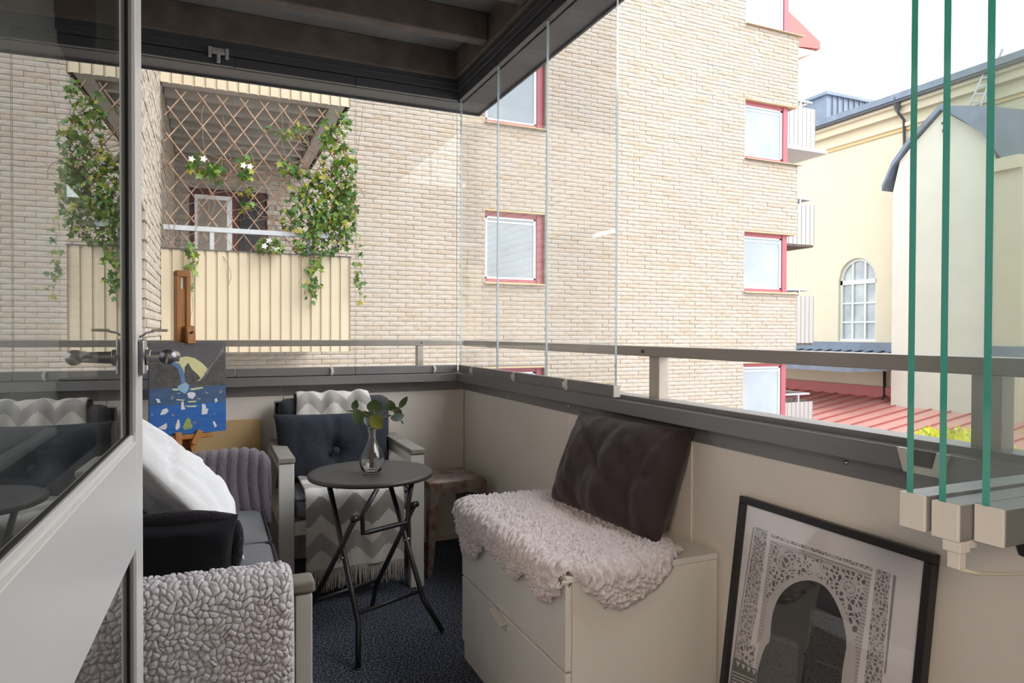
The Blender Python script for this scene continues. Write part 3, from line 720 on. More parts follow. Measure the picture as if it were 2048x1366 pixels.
def stems(m):
    for k in range(60):
        px = R2.choice([400, 430, 490, 560, 600, 620, 640, 660, 680, 690, 380, 350]); py = R2.uniform(300, 470)
        p = onY(px+R2.uniform(-25, 25), py, yv+R2.uniform(0, .1)); pts = [p]
        d = Vector((R2.gauss(0, .5), 0, R2.gauss(.2, .8)))
        for _ in range(7): d += Vector((R2.gauss(0, .35), R2.gauss(0, .1), R2.gauss(0, .35))); p = p + d.normalized()*.09; pts.append(p)
        m.tube(pts, .0035, 4)
    for px, y0, y1 in ((625, 500, 610), (718, 470, 600), (382, 500, 640), (600, 500, 580)):
        m.tube([onY(px+R2.uniform(-4, 4), y0+(y1-y0)*i/6, yv-.06) for i in range(7)], .003, 4)
obj('stems', stems, M['stem'], vn)['kind'] = 'stuff'
def blooms(m):
    for px, py in ((383, 318), (407, 318), (487, 331), (500, 333), (538, 482), (548, 497), (556, 500), (529, 492)):
        c = onY(px, py, yv-.11)
        for k in range(5):
            a = k*1.2566; m.add([c, c+Vector((.022*math.cos(a-.5), 0, .022*math.sin(a-.5))), c+Vector((.034*math.cos(a), -.006, .034*math.sin(a))), c+Vector((.022*math.cos(a+.5), 0, .022*math.sin(a+.5)))], [(0,1,2,3)])
obj('blossoms', blooms, M['bloom'], vn)
fpot = empty('flower_pot', (1.05, Y0+.35, 1.16), 'dark pot half hidden behind the trellis foot', 'pot')
obj('pot', lambda m: m.lathe([(.0001, 0), (.13, 0), (.17, .85), (.18, .88), (.16, .88), (.15, .8), (.0001, .8)], (1.05, Y0+.35, 1.16), 20), M['slate'], fpot, smooth=True)

# ------------------------------------------------------------------ yellow church behind
ch = empty('church_building', (23, 16, -6.5), 'pale yellow plastered church with arched window and curved gable', 'building')
XF = 22.0
aw = [onX(1676, 682, XF), onX(1751, 682, XF)]; ya, yb2 = aw[1].y, aw[0].y; zw0 = aw[0].z; ztop = onX(1714, 516, XF).z; rad = (yb2-ya)/2; zc = ztop-rad; yc = (ya+yb2)/2
def facade(m):
    # facade with an arched hole: vertical strips across the opening
    m.box(XF, XF+.5, 6, ya, -6.5, 9.3); m.box(XF, XF+.5, yb2, 34, -6.5, 9.3); m.box(XF, XF+.5, ya, yb2, -6.5, zw0)
    n = 16
    for k in range(n):
        a, b = ya+(yb2-ya)*k/n, ya+(yb2-ya)*(k+1)/n
        za = zc+math.sqrt(max(0, rad**2-(a-yc)**2)); zb = zc+math.sqrt(max(0, rad**2-(b-yc)**2))
        m.add([(XF,a,za),(XF,b,zb),(XF,b,9.3),(XF,a,9.3),(XF+.5,a,za),(XF+.5,b,zb),(XF+.5,b,9.3),(XF+.5,a,9.3)], [(0,1,2,3),(4,7,6,5),(0,4,5,1),(2,6,7,3)])
obj('facade', facade, M['plaster'], ch)
# arched window with panes
def archz(y): return zc+math.sqrt(max(0, rad**2-(y-yc)**2))
def archframe(m):
    n = 20
    for k in range(n):
        t0, t1 = math.pi*k/n, math.pi*(k+1)/n
        m.beam((XF+.16, yc+(rad-.05)*math.cos(t0), zc+(rad-.05)*math.sin(t0)), (XF+.16, yc+(rad-.05)*math.cos(t1), zc+(rad-.05)*math.sin(t1)), .12, .11, (1, 0, 0))
    m.box(XF+.10, XF+.22, ya, ya+.10, zw0, zc); m.box(XF+.10, XF+.22, yb2-.10, yb2, zw0, zc); m.box(XF+.08, XF+.22, ya, yb2, zw0, zw0+.08)
    m.box(XF+.10, XF+.22, ya, yb2, zc-.16, zc)
    cw = (yb2-ya)/3
    for k in (1, 2): m.box(XF+.11, XF+.21, ya+cw*k-.035, ya+cw*k+.035, zw0, archz(ya+cw*k))
    for k in (1, 2): zz = zw0+(zc-.16-zw0)*k/3; m.box(XF+.12, XF+.20, ya, yb2, zz-.03, zz+.03)
awn = obj('arched_window', archframe, M['wingreen'], ch)
cw = (yb2-ya)/3
M['chpane'] = mat('church_window_glass', (.45,.48,.47), .15, col2=(.25,.28,.30), vscale=1.5)
for k in range(3):
    for r in range(3):
        h = (zc-.16-zw0)/3
        bx('pane', (XF+.17, XF+.18, ya+cw*k, ya+cw*(k+1), zw0+h*r, zw0+h*(r+1)), M['chpane'], awn)
    n = 8; a, b = ya+cw*k+.02, ya+cw*(k+1)-.02
    poly = [(a, zc), (b, zc)] + [(b+(a-b)*i/n, max(zc+.02, archz(b+(a-b)*i/n)-.06)) for i in range(n+1)]
    obj('pane', lambda m: m.prism(poly, 'x', XF+.17, XF+.18), M['chpane'], awn)
obj('cornice', lambda m: (m.box(XF-.12, XF, 6, 34, 8.32, 8.45), m.box(XF-.22, XF, 6, 34, 8.75, 9.0), m.box(XF-.35, XF, 6, 34, 9.0, 9.12)), M['plaster'], ch)
obj('cornice_ochre_band', lambda m: m.box(XF-.06, XF, 6, 34, 8.20, 8.32), M['ochre'], ch)  # ochre strip just below the cornice mouldings
obj('gutter', lambda m: m.box(XF-.50, XF, 6, 34, 9.10, 9.2), M['darkmetal'], ch)
obj('roof', lambda m: m.prism([(XF-.5, 9.18), (XF-.5, 9.42), (XF+.2, 9.5), (XF+6, 11.0), (XF+6, 9.18)], 'y', 6, 34), M['slate'], ch)
def gy(px, py, X=XF-1.0): p = onX(px, py, X); return (p.y, p.z)
XG = XF-1.0
gl_ = [gy(1786, 384), gy(1800, 322), gy(1824, 292), gy(1886, 222)]
gr_ = [(2*gl_[3][0]-p[0], p[1]) for p in gl_[:3]][::-1]
outline = gl_ + gr_
obj('gable_wall', lambda m: m.prism([(gl_[0][0], -6.5)] + outline + [(gr_[-1][0], -6.5)], 'x', XG, XF), M['plasterw'], ch)
ol = [gy(1769, 377), gy(1789, 330)] + [gy(1820, 286), gy(1886, 214)]
ol2 = ol + [(2*ol[3][0]-p[0], p[1]) for p in ol[:3]][::-1]
def coping(m):
    for a, b in zip(ol2[:-1], ol2[1:]): m.beam((XG+.35, a[0], a[1]), (XG+.35, b[0], b[1]), .9, .22, (1, 0, 0)) if False else m.add([(x, y, z+dz) for x in (XG-.14, XF) for (y, z) in (a, b) for dz in (-.09, .09)], [(0,2,3,1),(4,5,7,6),(0,1,5,4),(2,6,7,3),(1,3,7,5),(0,4,6,2)])
obj('gable_coping', coping, M['slate'], ch)
rr = [gy(1892, 214), gy(1985, 214), gy(2060, 222), gy(2060, 316), gy(2022, 327), gy(1976, 268)]
obj('gable_roof', lambda m: m.prism(rr, 'x', XG-.30, XG-.12), M['slate'], ch)
obj('pilaster', lambda m: (m.box(XG-.35, XG, gy(2060, 400)[0], gy(2006, 400)[0], -6.5, gy(2020, 345)[1]), m.box(XG-.5, XG, gy(2060, 400)[0], gy(1998, 400)[0], gy(2020, 345)[1], gy(2020, 320)[1])), M['plaster'], ch)
obj('flashing', lambda m: m.box(XG-.42, XG, gy(2060, 700)[0], gy(1996, 700)[0], gy(2000, 722)[1], gy(2000, 692)[1]), M['slate'], ch)
# the swan-neck iron hook and the down pipe
obj('iron_anchor', lambda m: m.tube([Vector((XG-.05,)+gy(*q)) for q in ((1886, 248), (1893, 242), (1896, 250), (1888, 262), (1896, 272), (1898, 274))], .035, 6), M['darkmetal'], ch)
hp = [onX(*q, XF-.4) for q in ((1797, 208), (1799, 222))]
def pipe(m):
    m.tube([onX(1793, 217, XF-.4), onX(1797, 226, XF-.35), onX(1808, 240, XF-.1), onX(1809, 300, XF-.1), onX(1809, 380, XF-.1)], .05, 8)
    pass
obj('rain_hopper', lambda m: m.lathe([(.0001, -.25), (.08, -.25), (.16, .1), (.16, .2)], tuple(onX(1795, 207, XF-.35)), 10), M['darkmetal'], ch)
obj('down_pipe', pipe, M['darkmetal'], ch, smooth=True)
obj('down_pipe', lambda m: m.tube([onX(1769, 742, XF-.1), onX(1769, 790, XF-.1), onX(1765, 797, XF-.35)], .05, 8), M['darkmetal'], ch, smooth=True)
# dark sheet-clad lift house on the roof
lh = [onX(1639, 250, 26), onX(1649, 250, 26), onX(1750, 220, 26)]
def lift(m):
    a = onY(1640, 250, 26.0); b = onY(1653, 250, 24.5); c = onY(1750, 240, 24.5)
    zt = onY(1653, 190, 24.5).z
    m.box(b.x, c.x, 24.5, 27, 9.0, zt); m.box(b.x-.15, c.x+.1, 24.35, 27.1, zt, zt+.15)
lhz = obj('roof_turret', lift, M['slate'], ch)
bq = onY(1653, 250, 24.5); cq = onY(1750, 240, 24.5); zt = onY(1653, 190, 24.5).z
for k in range(1, 9): x = bq.x+(cq.x-bq.x)*k/9; bx('seam', (x-.02, x+.02, 24.44, 24.5, 9.0, zt), M['slate'], lhz)
# roof ladder
def ladder(m):
    a, b, c, d = onX(1936, 218, XF-.4), onX(1985, 108, XF-.4), onX(1957, 222, XF-.4), onX(2005, 98, XF-.4)
    m.tube([a, b], .035, 6); m.tube([c, d], .035, 6)
    for k in range(1, 7): t = k/7; m.tube([a.lerp(b, t), c.lerp(d, t)], .025, 6)
obj('roof_ladder', ladder, M['steel'], ch)
# low annexes: dark lean-to roof and red standing-seam roof
an = obj('lean_to_roof', lambda m: (m.prism([(XF-2.8, -.1), (XF-2.8, .1), (XF, .55), (XF, -.1)], 'y', 15.9, 24), m.box(XF-.15, XF, 16.3, 24, .5, .86)), M['slate'], ch)
for k in range(14): y = 16.2+.45*k; m = MB(); m.beam((XF-2.8, y, .12), (XF-.1, y, .56), .03, .05); m.build('seam', M['darkmetal'], an)
rz = lambda x: -1.10-.15*(XF-x)
rr_ = obj('red_roof', lambda m: m.prism([(13.0, rz(13)-.25), (13.0, rz(13)), (XF, rz(XF)), (XF, rz(XF)-.25)], 'y', 4, 30), M['redroof'], ch)
obj('red_flashing', lambda m: m.box(XF-.12, XF, 4, 30, -1.15, -.72), M['redflash'], ch)
for k in range(40):
    y = 5+.62*k; m = MB(); m.beam((13.0, y, rz(13)+.03), (XF-.1, y, rz(XF-.1)+.03), .022, .035); m.build('seam', M['redflash'], rr_)
obj('annex_wall', lambda m: m.box(13.4, XF, 4.2, 29.8, -6.5, -2.6), M['plaster'], ch)

# ------------------------------------------------------------------ tree top with yellow-green leaves below the railing
tt = empty('tree', (5.3, 3.9, -6.5), 'yellow-green leafy tree top showing under the right handrail', 'tree')
def crown(cx, cy, rx, ry, n, Yc): return (cx, cy, rx, ry, n, Yc)
R3 = random.Random(5)
leafcloud('leaves', [(1900, 905, 72, 48, 480, 3.9), (1852, 872, 22, 22, 90, 3.8), (1935, 872, 35, 24, 190, 3.9), (2060, 930, 40, 70, 150, 3.6), (1980, 950, 90, 50, 200, 3.7), (1885, 865, 25, 12, 20, 3.9)], .35, R3, M['yleaf'], tt, .04, .075, False)
tb = onY(1920, 960, 3.9)
def trunk(m):
    m.tube([(tb.x, tb.y, -6.5), (tb.x+.05, tb.y, -3), (tb.x, tb.y, -.8), (tb.x, tb.y, tb.z)], [.12, .1, .06, .02], 8)
    for q in ((1850, 890), (1950, 885), (2050, 920), (1890, 870)):
        p = onY(*q, 3.85); m.tube([(tb.x, tb.y, tb.z-.5), ((p.x+tb.x)/2, p.y, (p.z+tb.z-.4)/2), p], [.025, .015, .006], 6)
obj('trunk', trunk, M['stem'], tt)

# ================================================================== things on the balcony
def onP(px, py, p0, n):
    d = ray(px, py); return CAM + d*((Vector(p0)-CAM).dot(n)/d.dot(n))
def frame(origin, x, y, z):
    return Matrix(((x.x, y.x, z.x, origin[0]), (x.y, y.y, z.y, origin[1]), (x.z, y.z, z.z, origin[2]), (0, 0, 0, 1)))
def basis(origin, right, upv):
    x = Vector(right).normalized(); z = Vector(upv); z = (z - x*z.dot(x)).normalized(); y = z.cross(x); return frame(origin, x, y, z)
def pillow(m, Mx, wd, ht, th, n=36, pw=2.6, wr=0.0, seed=0, dent=None, pinch=.07, wscale=5.0, flat=0.0):
    """closed cushion: local x width, z height, y thickness"""
    for side in (-1, 1):
        P = []
        for i in range(n+1):
            for j in range(n+1):
                u = math.sin((2*i/n-1)*math.pi/2); v = math.sin((2*j/n-1)*math.pi/2)
                hgt = max(0, (1-abs(u)**pw)*(1-abs(v)**pw))**.55
                if flat: hgt = min(hgt*(1+flat), 1)
                x = wd/2*u*(1-pinch*(1-v*v)*abs(u)**2); z = ht/2*v*(1-pinch*(1-u*u)*abs(v)**2)
                y = side*th/2*hgt
                if wr:
                    nv = noise.fractal(Vector((x*wscale*2.2+seed, z*wscale*.8+seed*2, side*3+seed)), 1.0, 2.0, 4)
                    y += wr*nv*hgt
                    n3 = noise.noise(Vector((x*wscale*1.1+z*wscale*.9+seed*3, z*wscale*.45-x*wscale*.3, side*2+seed))); y -= side*wr*.55*max(0, 1-abs(n3)*5)**2*hgt
                    n4 = noise.noise(Vector((x*wscale*2.3-z*wscale*.5+seed*5, z*wscale*.9, side+seed))); y -= side*wr*.3*max(0, 1-abs(n4)*5)**2*hgt
                if dent and side == dent[0]:
                    for (du, dv_, rr_, dd) in dent[1]: y -= side*dd*math.exp(-(((x-du)**2+(z-dv_)**2)/rr_**2))
                    if len(dent) > 2: y -= side*dent[2]*math.exp(-((x-dent[1][0][0])/.012)**2)*hgt
                P.append(Mx @ Vector((x, y, z)))
        m.grid(P, n+1, n+1)
def fh(a, b, s): 
    v = np.sin(a*127.1+b*311.7+s*74.7)*43758.5453; return v-np.floor(v)
def worley(U, V, cell, seed=0):
    u, v = U/cell, V/cell; iu, iv = np.floor(u), np.floor(v)
    f1 = np.full(U.shape, 9.0); f2 = np.full(U.shape, 9.0); idn = np.zeros(U.shape)
    for di in (-1, 0, 1):
        for dj in (-1, 0, 1):
            a, b = iu+di, iv+dj
            d = np.hypot(a+.1+.8*fh(a, b, seed)-u, b+.1+.8*fh(a, b, seed+3)-v)
            nid = fh(a, b, seed+7)
            closer = d < f1
            f2 = np.where(closer, f1, np.minimum(f2, d)); idn = np.where(closer, nid, idn); f1 = np.where(closer, d, f1)
    return f1, f2, idn
def sheet(name, base, nrm, U, V, height, keep, mt, parent=None, kind=None, uv=None):
    """grid (nu,nv) of base points displaced by height along nrm"""
    P = base + nrm*height[..., None]; nu, nv = U.shape
    k = keep; q = k[:-1, :-1] & k[1:, :-1] & k[1:, 1:] & k[:-1, 1:]
    idx = np.arange(nu*nv).reshape(nu, nv); F = np.stack([idx[:-1, :-1], idx[1:, :-1], idx[1:, 1:], idx[:-1, 1:]], -1)[q]
    used = np.unique(F); rem = np.full(nu*nv, -1); rem[used] = np.arange(len(used))
    me = bpy.data.meshes.new(name); me.from_pydata(P.reshape(-1, 3)[used].tolist(), [], rem[F].tolist())
    me.materials.append(mt); me.polygons.foreach_set('use_smooth', [True]*len(me.polygons))
    if uv is not None:
        l = me.uv_layers.new(name='UVMap'); vi = np.empty(len(me.loops), 'i'); me.loops.foreach_get('vertex_index', vi)
        l.data.foreach_set('uv', uv.reshape(-1, 2)[used][vi].astype('f').ravel())
    me.update(); o = bpy.data.objects.new(name, me); C.objects.link(o)
    if parent is not None: setparent(o, parent)
    if kind: o['kind'] = kind
    return o
def path_sheet(path, w0, w1, nu, nv, xdir='x'):
    """extrude a (y,z) path (or (x,z) for xdir 'y') across w0..w1; returns base, normals, arc, cross"""
    P = np.array(path, float); 
    # smooth by Chaikin
    for _ in range(3):
        Q = np.empty((2*(len(P)-1), 2)); Q[0::2] = .75*P[:-1]+.25*P[1:]; Q[1::2] = .25*P[:-1]+.75*P[1:]; P = np.vstack([P[:1], Q, P[-1:]])
    d = np.r_[0, np.cumsum(np.hypot(*np.diff(P, axis=0).T))]; s = np.linspace(0, d[-1], nv)
    a = np.interp(s, d, P[:, 0]); z = np.interp(s, d, P[:, 1]); ta = np.gradient(a, s); tz = np.gradient(z, s); L = np.hypot(ta, tz)
    wv = np.linspace(0, 1, nu); U, S = np.meshgrid(wv, s, indexing='ij'); A = np.broadcast_to(a, U.shape); Z = np.broadcast_to(z, U.shape)
    W = w0 + (w1-w0)*U
    na, nz = np.broadcast_to(-tz/L, U.shape), np.broadcast_to(ta/L, U.shape)
    if xdir == 'x': base = np.stack([W, A, Z], -1); nr = np.stack([0*U, na, nz], -1)
    else: base = np.stack([A, W, Z], -1); nr = np.stack([na, 0*U, nz], -1)
    return base, nr, S, W

# ------------------------------------------------------------------ white drawer chest
CX0, CX1, CY0, CY1, CZ = .834, 1.300, 1.497, 2.272, .545
ct = empty('drawer_chest', ((CX0+CX1)/2, (CY0+CY1)/2, 0), 'low white two-drawer chest against the right parapet', 'chest')
obj('body', lambda m: (m.box(CX0+.003, CX1, CY0+.002, CY0+.020, 0, CZ-.018), m.box(CX0+.003, CX1, CY1-.020, CY1-.002, 0, CZ-.018), m.box(CX1-.01, CX1, CY0+.02, CY1-.02, 0, CZ-.018), m.box(CX0+.008, CX0+.02, CY0+.02, CY1-.02, .27, .32), m.box(CX0+.012, CX1-.01, CY0+.02, CY1-.02, .05, .06)), M['drawer'], ct, bevel=.001)
bx('top_panel', (CX0-.016, CX1, CY0, CY1, CZ-.017, CZ), M['drawer'], ct, bevel=.002)
bx('plinth', (CX0-.008, CX0+.008, CY0+.004, CY1-.004, .0, .066), M['drawer'], ct, bevel=.002)
for (a, b) in ((.302, CZ-.021), (.070, .296)):
    dr = bx('drawer', (CX0-.016, CX0+.002, CY0+.003, CY1-.003, a, b), M['drawer'], ct, bevel=.0025)
    if a < .2:
        hy = onX(1003, 1232, CX0-.016).y
        obj('pull_tab', lambda m: (m.add([(CX0-.017, hy+.05, .300), (CX0-.040, hy+.045, .297), (CX0-.044, hy-.055, .280), (CX0-.017, hy-.05, .283), (CX0-.017, hy+.05, .303), (CX0-.038, hy+.045, .301), (CX0-.042, hy-.055, .284), (CX0-.017, hy-.05, .287)], [(0,3,2,1),(4,5,6,7),(0,1,5,4),(1,2,6,5),(2,3,7,6),(3,0,4,7)]),
            m.box(CX0-.020, CX0-.016, hy-.055, hy+.005, .255, .285)), M['alul'], dr, bevel=.0015)

# ------------------------------------------------------------------ curly sheepskin draped on the chest
pc, qc, zt_ = CX0-.020, CY0-.004, CZ+.002
def flatpt(px, py, face):
    if face == 'f': p = onX(px, py, pc-.02); return (pc-(zt_-p.z), p.y)
    if face == 's': p = onY(px, py, qc-.02); return (p.x, qc-(zt_-p.z))
    p = onZ(px, py, zt_+.02); return (p.x, p.y)
poly = [flatpt(*q, 'f') for q in ((921, 1085), (926, 1108), (945, 1117), (962, 1088), (985, 1112), (1005, 1138), (1022, 1160), (1036, 1150), (1046, 1142), (1058, 1170), (1072, 1197), (1088, 1204), (1108, 1186), (1126, 1166))]
poly += [(pc-.005, qc+.03), (pc+.03, qc-.004)]
poly += [flatpt(*q, 's') for q in ((1178, 1182), (1200, 1202), (1228, 1217), (1256, 1216), (1296, 1190), (1332, 1160), (1352, 1128))]
poly += [(1.205, qc+.035), (1.22, 1.62), (1.255, 1.80), (1.26, 2.05), (1.24, 2.2), (1.13, 2.285), (.95, 2.295), (pc-.01, 2.30)]
PG = np.array(poly)
res = .0026
ug = np.arange(PG[:, 0].min()-.01, PG[:, 0].max()+.01, res); vg = np.arange(PG[:, 1].min()-.01, PG[:, 1].max()+.01, res)
U, V = np.meshgrid(ug, vg, indexing='ij')
jU = U + .003*np.sin(V*130)+.002*np.sin(V*310+U*80); jV = V + .003*np.sin(U*125)+.002*np.cos(U*290+V*60)
ins = np.zeros(U.shape, bool); dist = np.full(U.shape, 9.0)
for k in range(len(PG)):
    (x1, y1), (x2, y2) = PG[k], PG[(k+1) % len(PG)]
    cnd = ((y1 > jV) != (y2 > jV)); xi = (x2-x1)*(jV-y1)/((y2-y1) if abs(y2-y1) > 1e-9 else 1e-9)+x1
    ins ^= cnd & (jU < xi)
    tt_ = np.clip(((jU-x1)*(x2-x1)+(jV-y1)*(y2-y1))/((x2-x1)**2+(y2-y1)**2+1e-12), 0, 1)
    dist = np.minimum(dist, np.hypot(jU-x1-tt_*(x2-x1), jV-y1-tt_*(y2-y1)))
f1, f2, idn = worley(U+.006*np.sin(V*70+U*30), V+.006*np.sin(U*66), .0125, 1); g1, g2, _ = worley(U+.004*np.sin(V*160), V+.004*np.sin(U*150), .0062, 5)
hh = .008 + .017*np.sqrt(np.clip(1-f1*1.15, 0, 1)) + .008*idn + .006*np.clip(1-g1*1.2, 0, 1)
taper = np.clip(dist/.022, 0, 1)**.5; hgt = np.where(ins, hh*taper+.001, 0)
rr0 = .022
def drape(s):
    q = np.clip(s/rr0, 0, math.pi/2); ext = np.clip(s-rr0*math.pi/2, 0, None)
    return rr0*np.sin(q), rr0*(1-np.cos(q))+ext, q
oF = np.clip(pc+rr0-U, 0, None); oS = np.clip(qc+rr0-V, 0, None); front = oF >= oS
hF, dF, qF = drape(oF); hS, dS, qS = drape(oS)
X = np.where(oF > 0, np.where(front, pc+rr0-hF, np.maximum(U, pc+.004)), U); Y = np.where(oS > 0, np.where(front, np.maximum(V, qc+.004), qc+rr0-hS), V)
Z = zt_ - np.where(front, dF, dS)
nX = np.where(front, -np.sin(qF), 0); nY = np.where(front, 0, -np.sin(qS)); nZ = np.where(front, np.cos(qF), np.cos(qS))
sk = sheet('sheepskin', np.stack([X, Y, Z], -1), np.stack([nX, nY, nZ], -1), U, V, hgt, ins, M['sheep'])
tag(sk, 'curly pale mauve sheepskin draped over the white chest', 'sheepskin')

# ------------------------------------------------------------------ plum velvet cushion on the chest
cb = Vector((1.148, 1.85, CZ+.035)); ctop = Vector((1.245, 1.905, .855))
bl_, br_ = onZ(1118, 1000, .575), onZ(1340, 1085, .575); tl_, tr_ = onX(1162, 826, 1.262), onX(1364, 866, 1.262)
cen = (bl_+br_+tl_+tr_)/4 + Vector((-.01, 0, 0)); rgt = (br_+tr_-bl_-tl_).normalized(); upv = (tl_+tr_-bl_-br_)
wd = ((br_-bl_).length+(tr_-tl_).length)/2; htt = upv.length/2
m = MB(); pillow(m, basis(cen, rgt, upv), wd*1.04, htt*1.06, .165, 56, 3.2, .020, 4, pinch=.05, wscale=4.2)
tag(m.build('velvet_cushion', M['plum'], None, smooth=True), 'large plum-grey velvet cushion leaning on the right parapet', 'cushion')

# ------------------------------------------------------------------ framed print leaning on the wall
P_tl, P_tr = onX(1480, 993, XW-.022), onX(1868, 1107, XW-.022)
pw_ = abs(P_tr.y-P_tl.y); ph = .735; topz = (P_tl.z+P_tr.z)/2
bot = Vector((XW-.022-.095, (P_tl.y+P_tr.y)/2, 0.004)); topc = Vector((XW-.022, (P_tl.y+P_tr.y)/2, topz))
pv = (topc-bot).normalized(); pu = Vector((0, -1, 0)); pn = pv.cross(pu) if pv.cross(pu).x < 0 else pu.cross(pv)
pl = (topc-bot).length
fe = empty('framed_print', bot, 'black-framed print of a carved Moorish arch leaning on the right parapet', 'picture')
def PP(u, v, n): return topc + pu*u - pv*v + pn*n
def PB(m, u0, u1, v0, v1, n0, n1, mi=0):
    vs = [PP(u, v, n) for n in (n0, n1) for u, v in ((u0, v0), (u1, v0), (u1, v1), (u0, v1))]
    m.add(vs, [(0,3,2,1),(4,5,6,7),(0,1,5,4),(1,2,6,5),(2,3,7,6),(3,0,4,7)], mi)
hw = pw_/2; fwid = .018
for (a, b, c, d) in ((-hw, hw, 0, fwid), (-hw, hw, pl-fwid, pl), (-hw, -hw+fwid, fwid, pl-fwid), (hw-fwid, hw, fwid, pl-fwid)):
    m = MB(); PB(m, a, b, c, d, -.020, .002); m.build('frame_bar', M['frameblk'], fe, bevel=.0015)
m = MB(); PB(m, -hw+.004, hw-.004, .004, pl-.004, -.018, -.012); paper = m.build('paper', mat('print_paper', (.82,.79,.81), .8), fe)
m = MB(); PB(m, -hw+.012, hw-.012, .012, pl-.012, -.006, -.004); m.build('glazing', M['glassp'], fe)
def ornament(name, scale, lo, hi, thr=.5):
    mm, t, p, o = nodes(name); co = coords(t, 'World')
    v = N(t, 'ShaderNodeTexVoronoi', feature='DISTANCE_TO_EDGE', i_Scale=scale); 
    nn = N(t, 'ShaderNodeTexNoise', i_Scale=scale*.5, i_Detail=2); t.links.new(co, nn.inputs['Vector'])
    va = N(t, 'ShaderNodeVectorMath', operation='MULTIPLY_ADD'); t.links.new(nn.outputs['Color'], va.inputs[0]); va.inputs[1].default_value = (1.6/scale,)*3; t.links.new(co, va.inputs[2])
    t.links.new(va.outputs[0], v.inputs['Vector'])
    c = ramp(t, v.outputs['Distance'], [(thr*.8, hi), (thr*1.2, lo)])
    t.links.new(c, p.inputs['Base Color']); p.inputs['Roughness'].default_value = .8
    return mm
def wavemat(name, scale, lo, hi):
    mm, t, p, o = nodes(name)
    wv = N(t, 'ShaderNodeTexWave', i_Scale=scale, i_Distortion=3.0, i_Detail=1.0); wv.bands_direction = 'Z'; t.links.new(coords(t, 'World'), wv.inputs['Vector'])
    t.links.new(ramp(t, wv.outputs['Fac'], [(.35, lo), (.5, hi)]), p.inputs['Base Color']); p.inputs['Roughness'].default_value = .8
    return mm
OM = [ornament('print_arabesque', 75, (.14,.13,.135), (.62,.59,.60), .16), ornament('print_band', 110, (.20,.19,.195), (.60,.57,.58), .15), mat('print_trim', (.60,.57,.58), .8), mat('print_dark', (.022,.022,.024), .7, var=.3, vscale=30),
      ornament('print_door_relief', 160, (.03,.03,.032), (.085,.085,.09), .2), wavemat('print_zigzag', 42, (.36,.34,.35), (.60,.57,.58)), mat('print_grey', (.10,.10,.105), .7), mat('print_mid', (.33,.31,.32), .8)]
m = MB()
def PL(pts, mi, lay, scale=3.538, ox=1400, oy=980):
    if len(pts) > 12 and mi in (2, 3):
        for _ in range(2): pts = [q for i in range(len(pts)) for q in ((.75*pts[i][0]+.25*pts[(i+1) % len(pts)][0], .75*pts[i][1]+.25*pts[(i+1) % len(pts)][1]), (.25*pts[i][0]+.75*pts[(i+1) % len(pts)][0], .25*pts[i][1]+.75*pts[(i+1) % len(pts)][1]))]
    p0 = topc + pn*(-.0118+.00012*lay)
    vs = [onP(ox+x/scale, oy+y/scale, p0, pn) for x, y in pts]
    m.add(vs, [tuple(range(len(vs)))], mi)
# bands measured on the photograph, drawn as flat print
PL([(395, 262), (480, 290), (395, 900), (300, 1366), (215, 1366)], 1, 1)
PL([(375, 262), (385, 265), (275, 960), (225, 1366), (205, 1366)], 7, 1)
PL([(1245, 560), (1350, 590), (1285, 1366), (1160, 1366)], 1, 1)
PL([(1368, 600), (1390, 606), (1315, 1300), (1300, 1300)], 7, 2)
PL([(500, 310), (1225, 552), (1218, 578), (505, 335)], 1, 1)
PL([(500, 350), (1215, 590), (1110, 1366), (1060, 1366), (440, 1060), (400, 1090)], 5, 1)
PL([(515, 388), (1175, 612), (1108, 1060), (1090, 1050), (1030, 860), (950, 720), (840, 640), (700, 610), (590, 640), (510, 730), (470, 770)], 0, 2)
PL([(470, 800), (510, 735), (590, 655), (700, 600), (800, 600), (900, 655), (990, 770), (1050, 900), (1095, 1050), (1105, 1180), (1085, 1366), (1080, 1500), (800, 1500), (400, 1500), (385, 1366), (390, 1300), (395, 1190), (425, 1060), (450, 1040)], 2, 3)
PL([(498, 1080), (500, 960), (520, 840), (570, 730), (660, 655), (770, 633), (870, 665), (940, 750), (1000, 880), (1030, 1000), (1035, 1130), (1010, 1250), (1000, 1366), (995, 1480), (700, 1480), (395, 1480), (398, 1366), (405, 1290), (440, 1160), (470, 1090)], 3, 4)
PL([(500, 1010), (700, 1080), (680, 1366), (400, 1366), (440, 1160), (490, 1075)], 4, 5)
PL([(765, 840), (1010, 910), (1035, 1040), (1035, 1120), (1010, 1250), (1000, 1366), (730, 1366)], 4, 5)
PL([(760, 840), (780, 842), (735, 1366), (712, 1366)], 3, 6)
PL([(820, 1195), (1000, 1260), (1000, 1280), (818, 1215)], 6, 6)
PL([(500, 1030), (690, 1095), (688, 1110), (497, 1045)], 6, 6)
PL([(290, 1060), (395, 1110), (375, 1250), (275, 1200)], 0, 3)
PL([(240, 1180), (405, 1275), (395, 1366), (215, 1366)], 6, 3)
for k in range(4): x = 255+38*k; PL([(x, 1205+20*k), (x+30, 1222+20*k), (x+10, 1250+20*k)], 2, 4)
for k in range(5): PL([(225, 1275+24*k), (390, 1345+24*k), (390, 1352+24*k), (225, 1283+24*k)], 2, 4)
def ring(cx, cy, rx, ry, mi, lay): PL([(cx+rx*math.cos(a)+.0*math.sin(a), cy+ry*math.sin(a)+rx*.3*math.cos(a)) for a in [2*math.pi*k/24 for k in range(24)]], mi, lay)
for (cx, cy, s) in ((597, 512, 55), (1058, 690, 60)):
    ring(cx, cy, s, s*1.05, 2, 3); ring(cx, cy, s*.72, s*.76, 7, 4); ring(cx, cy, s*.62, s*.66, 0, 5)
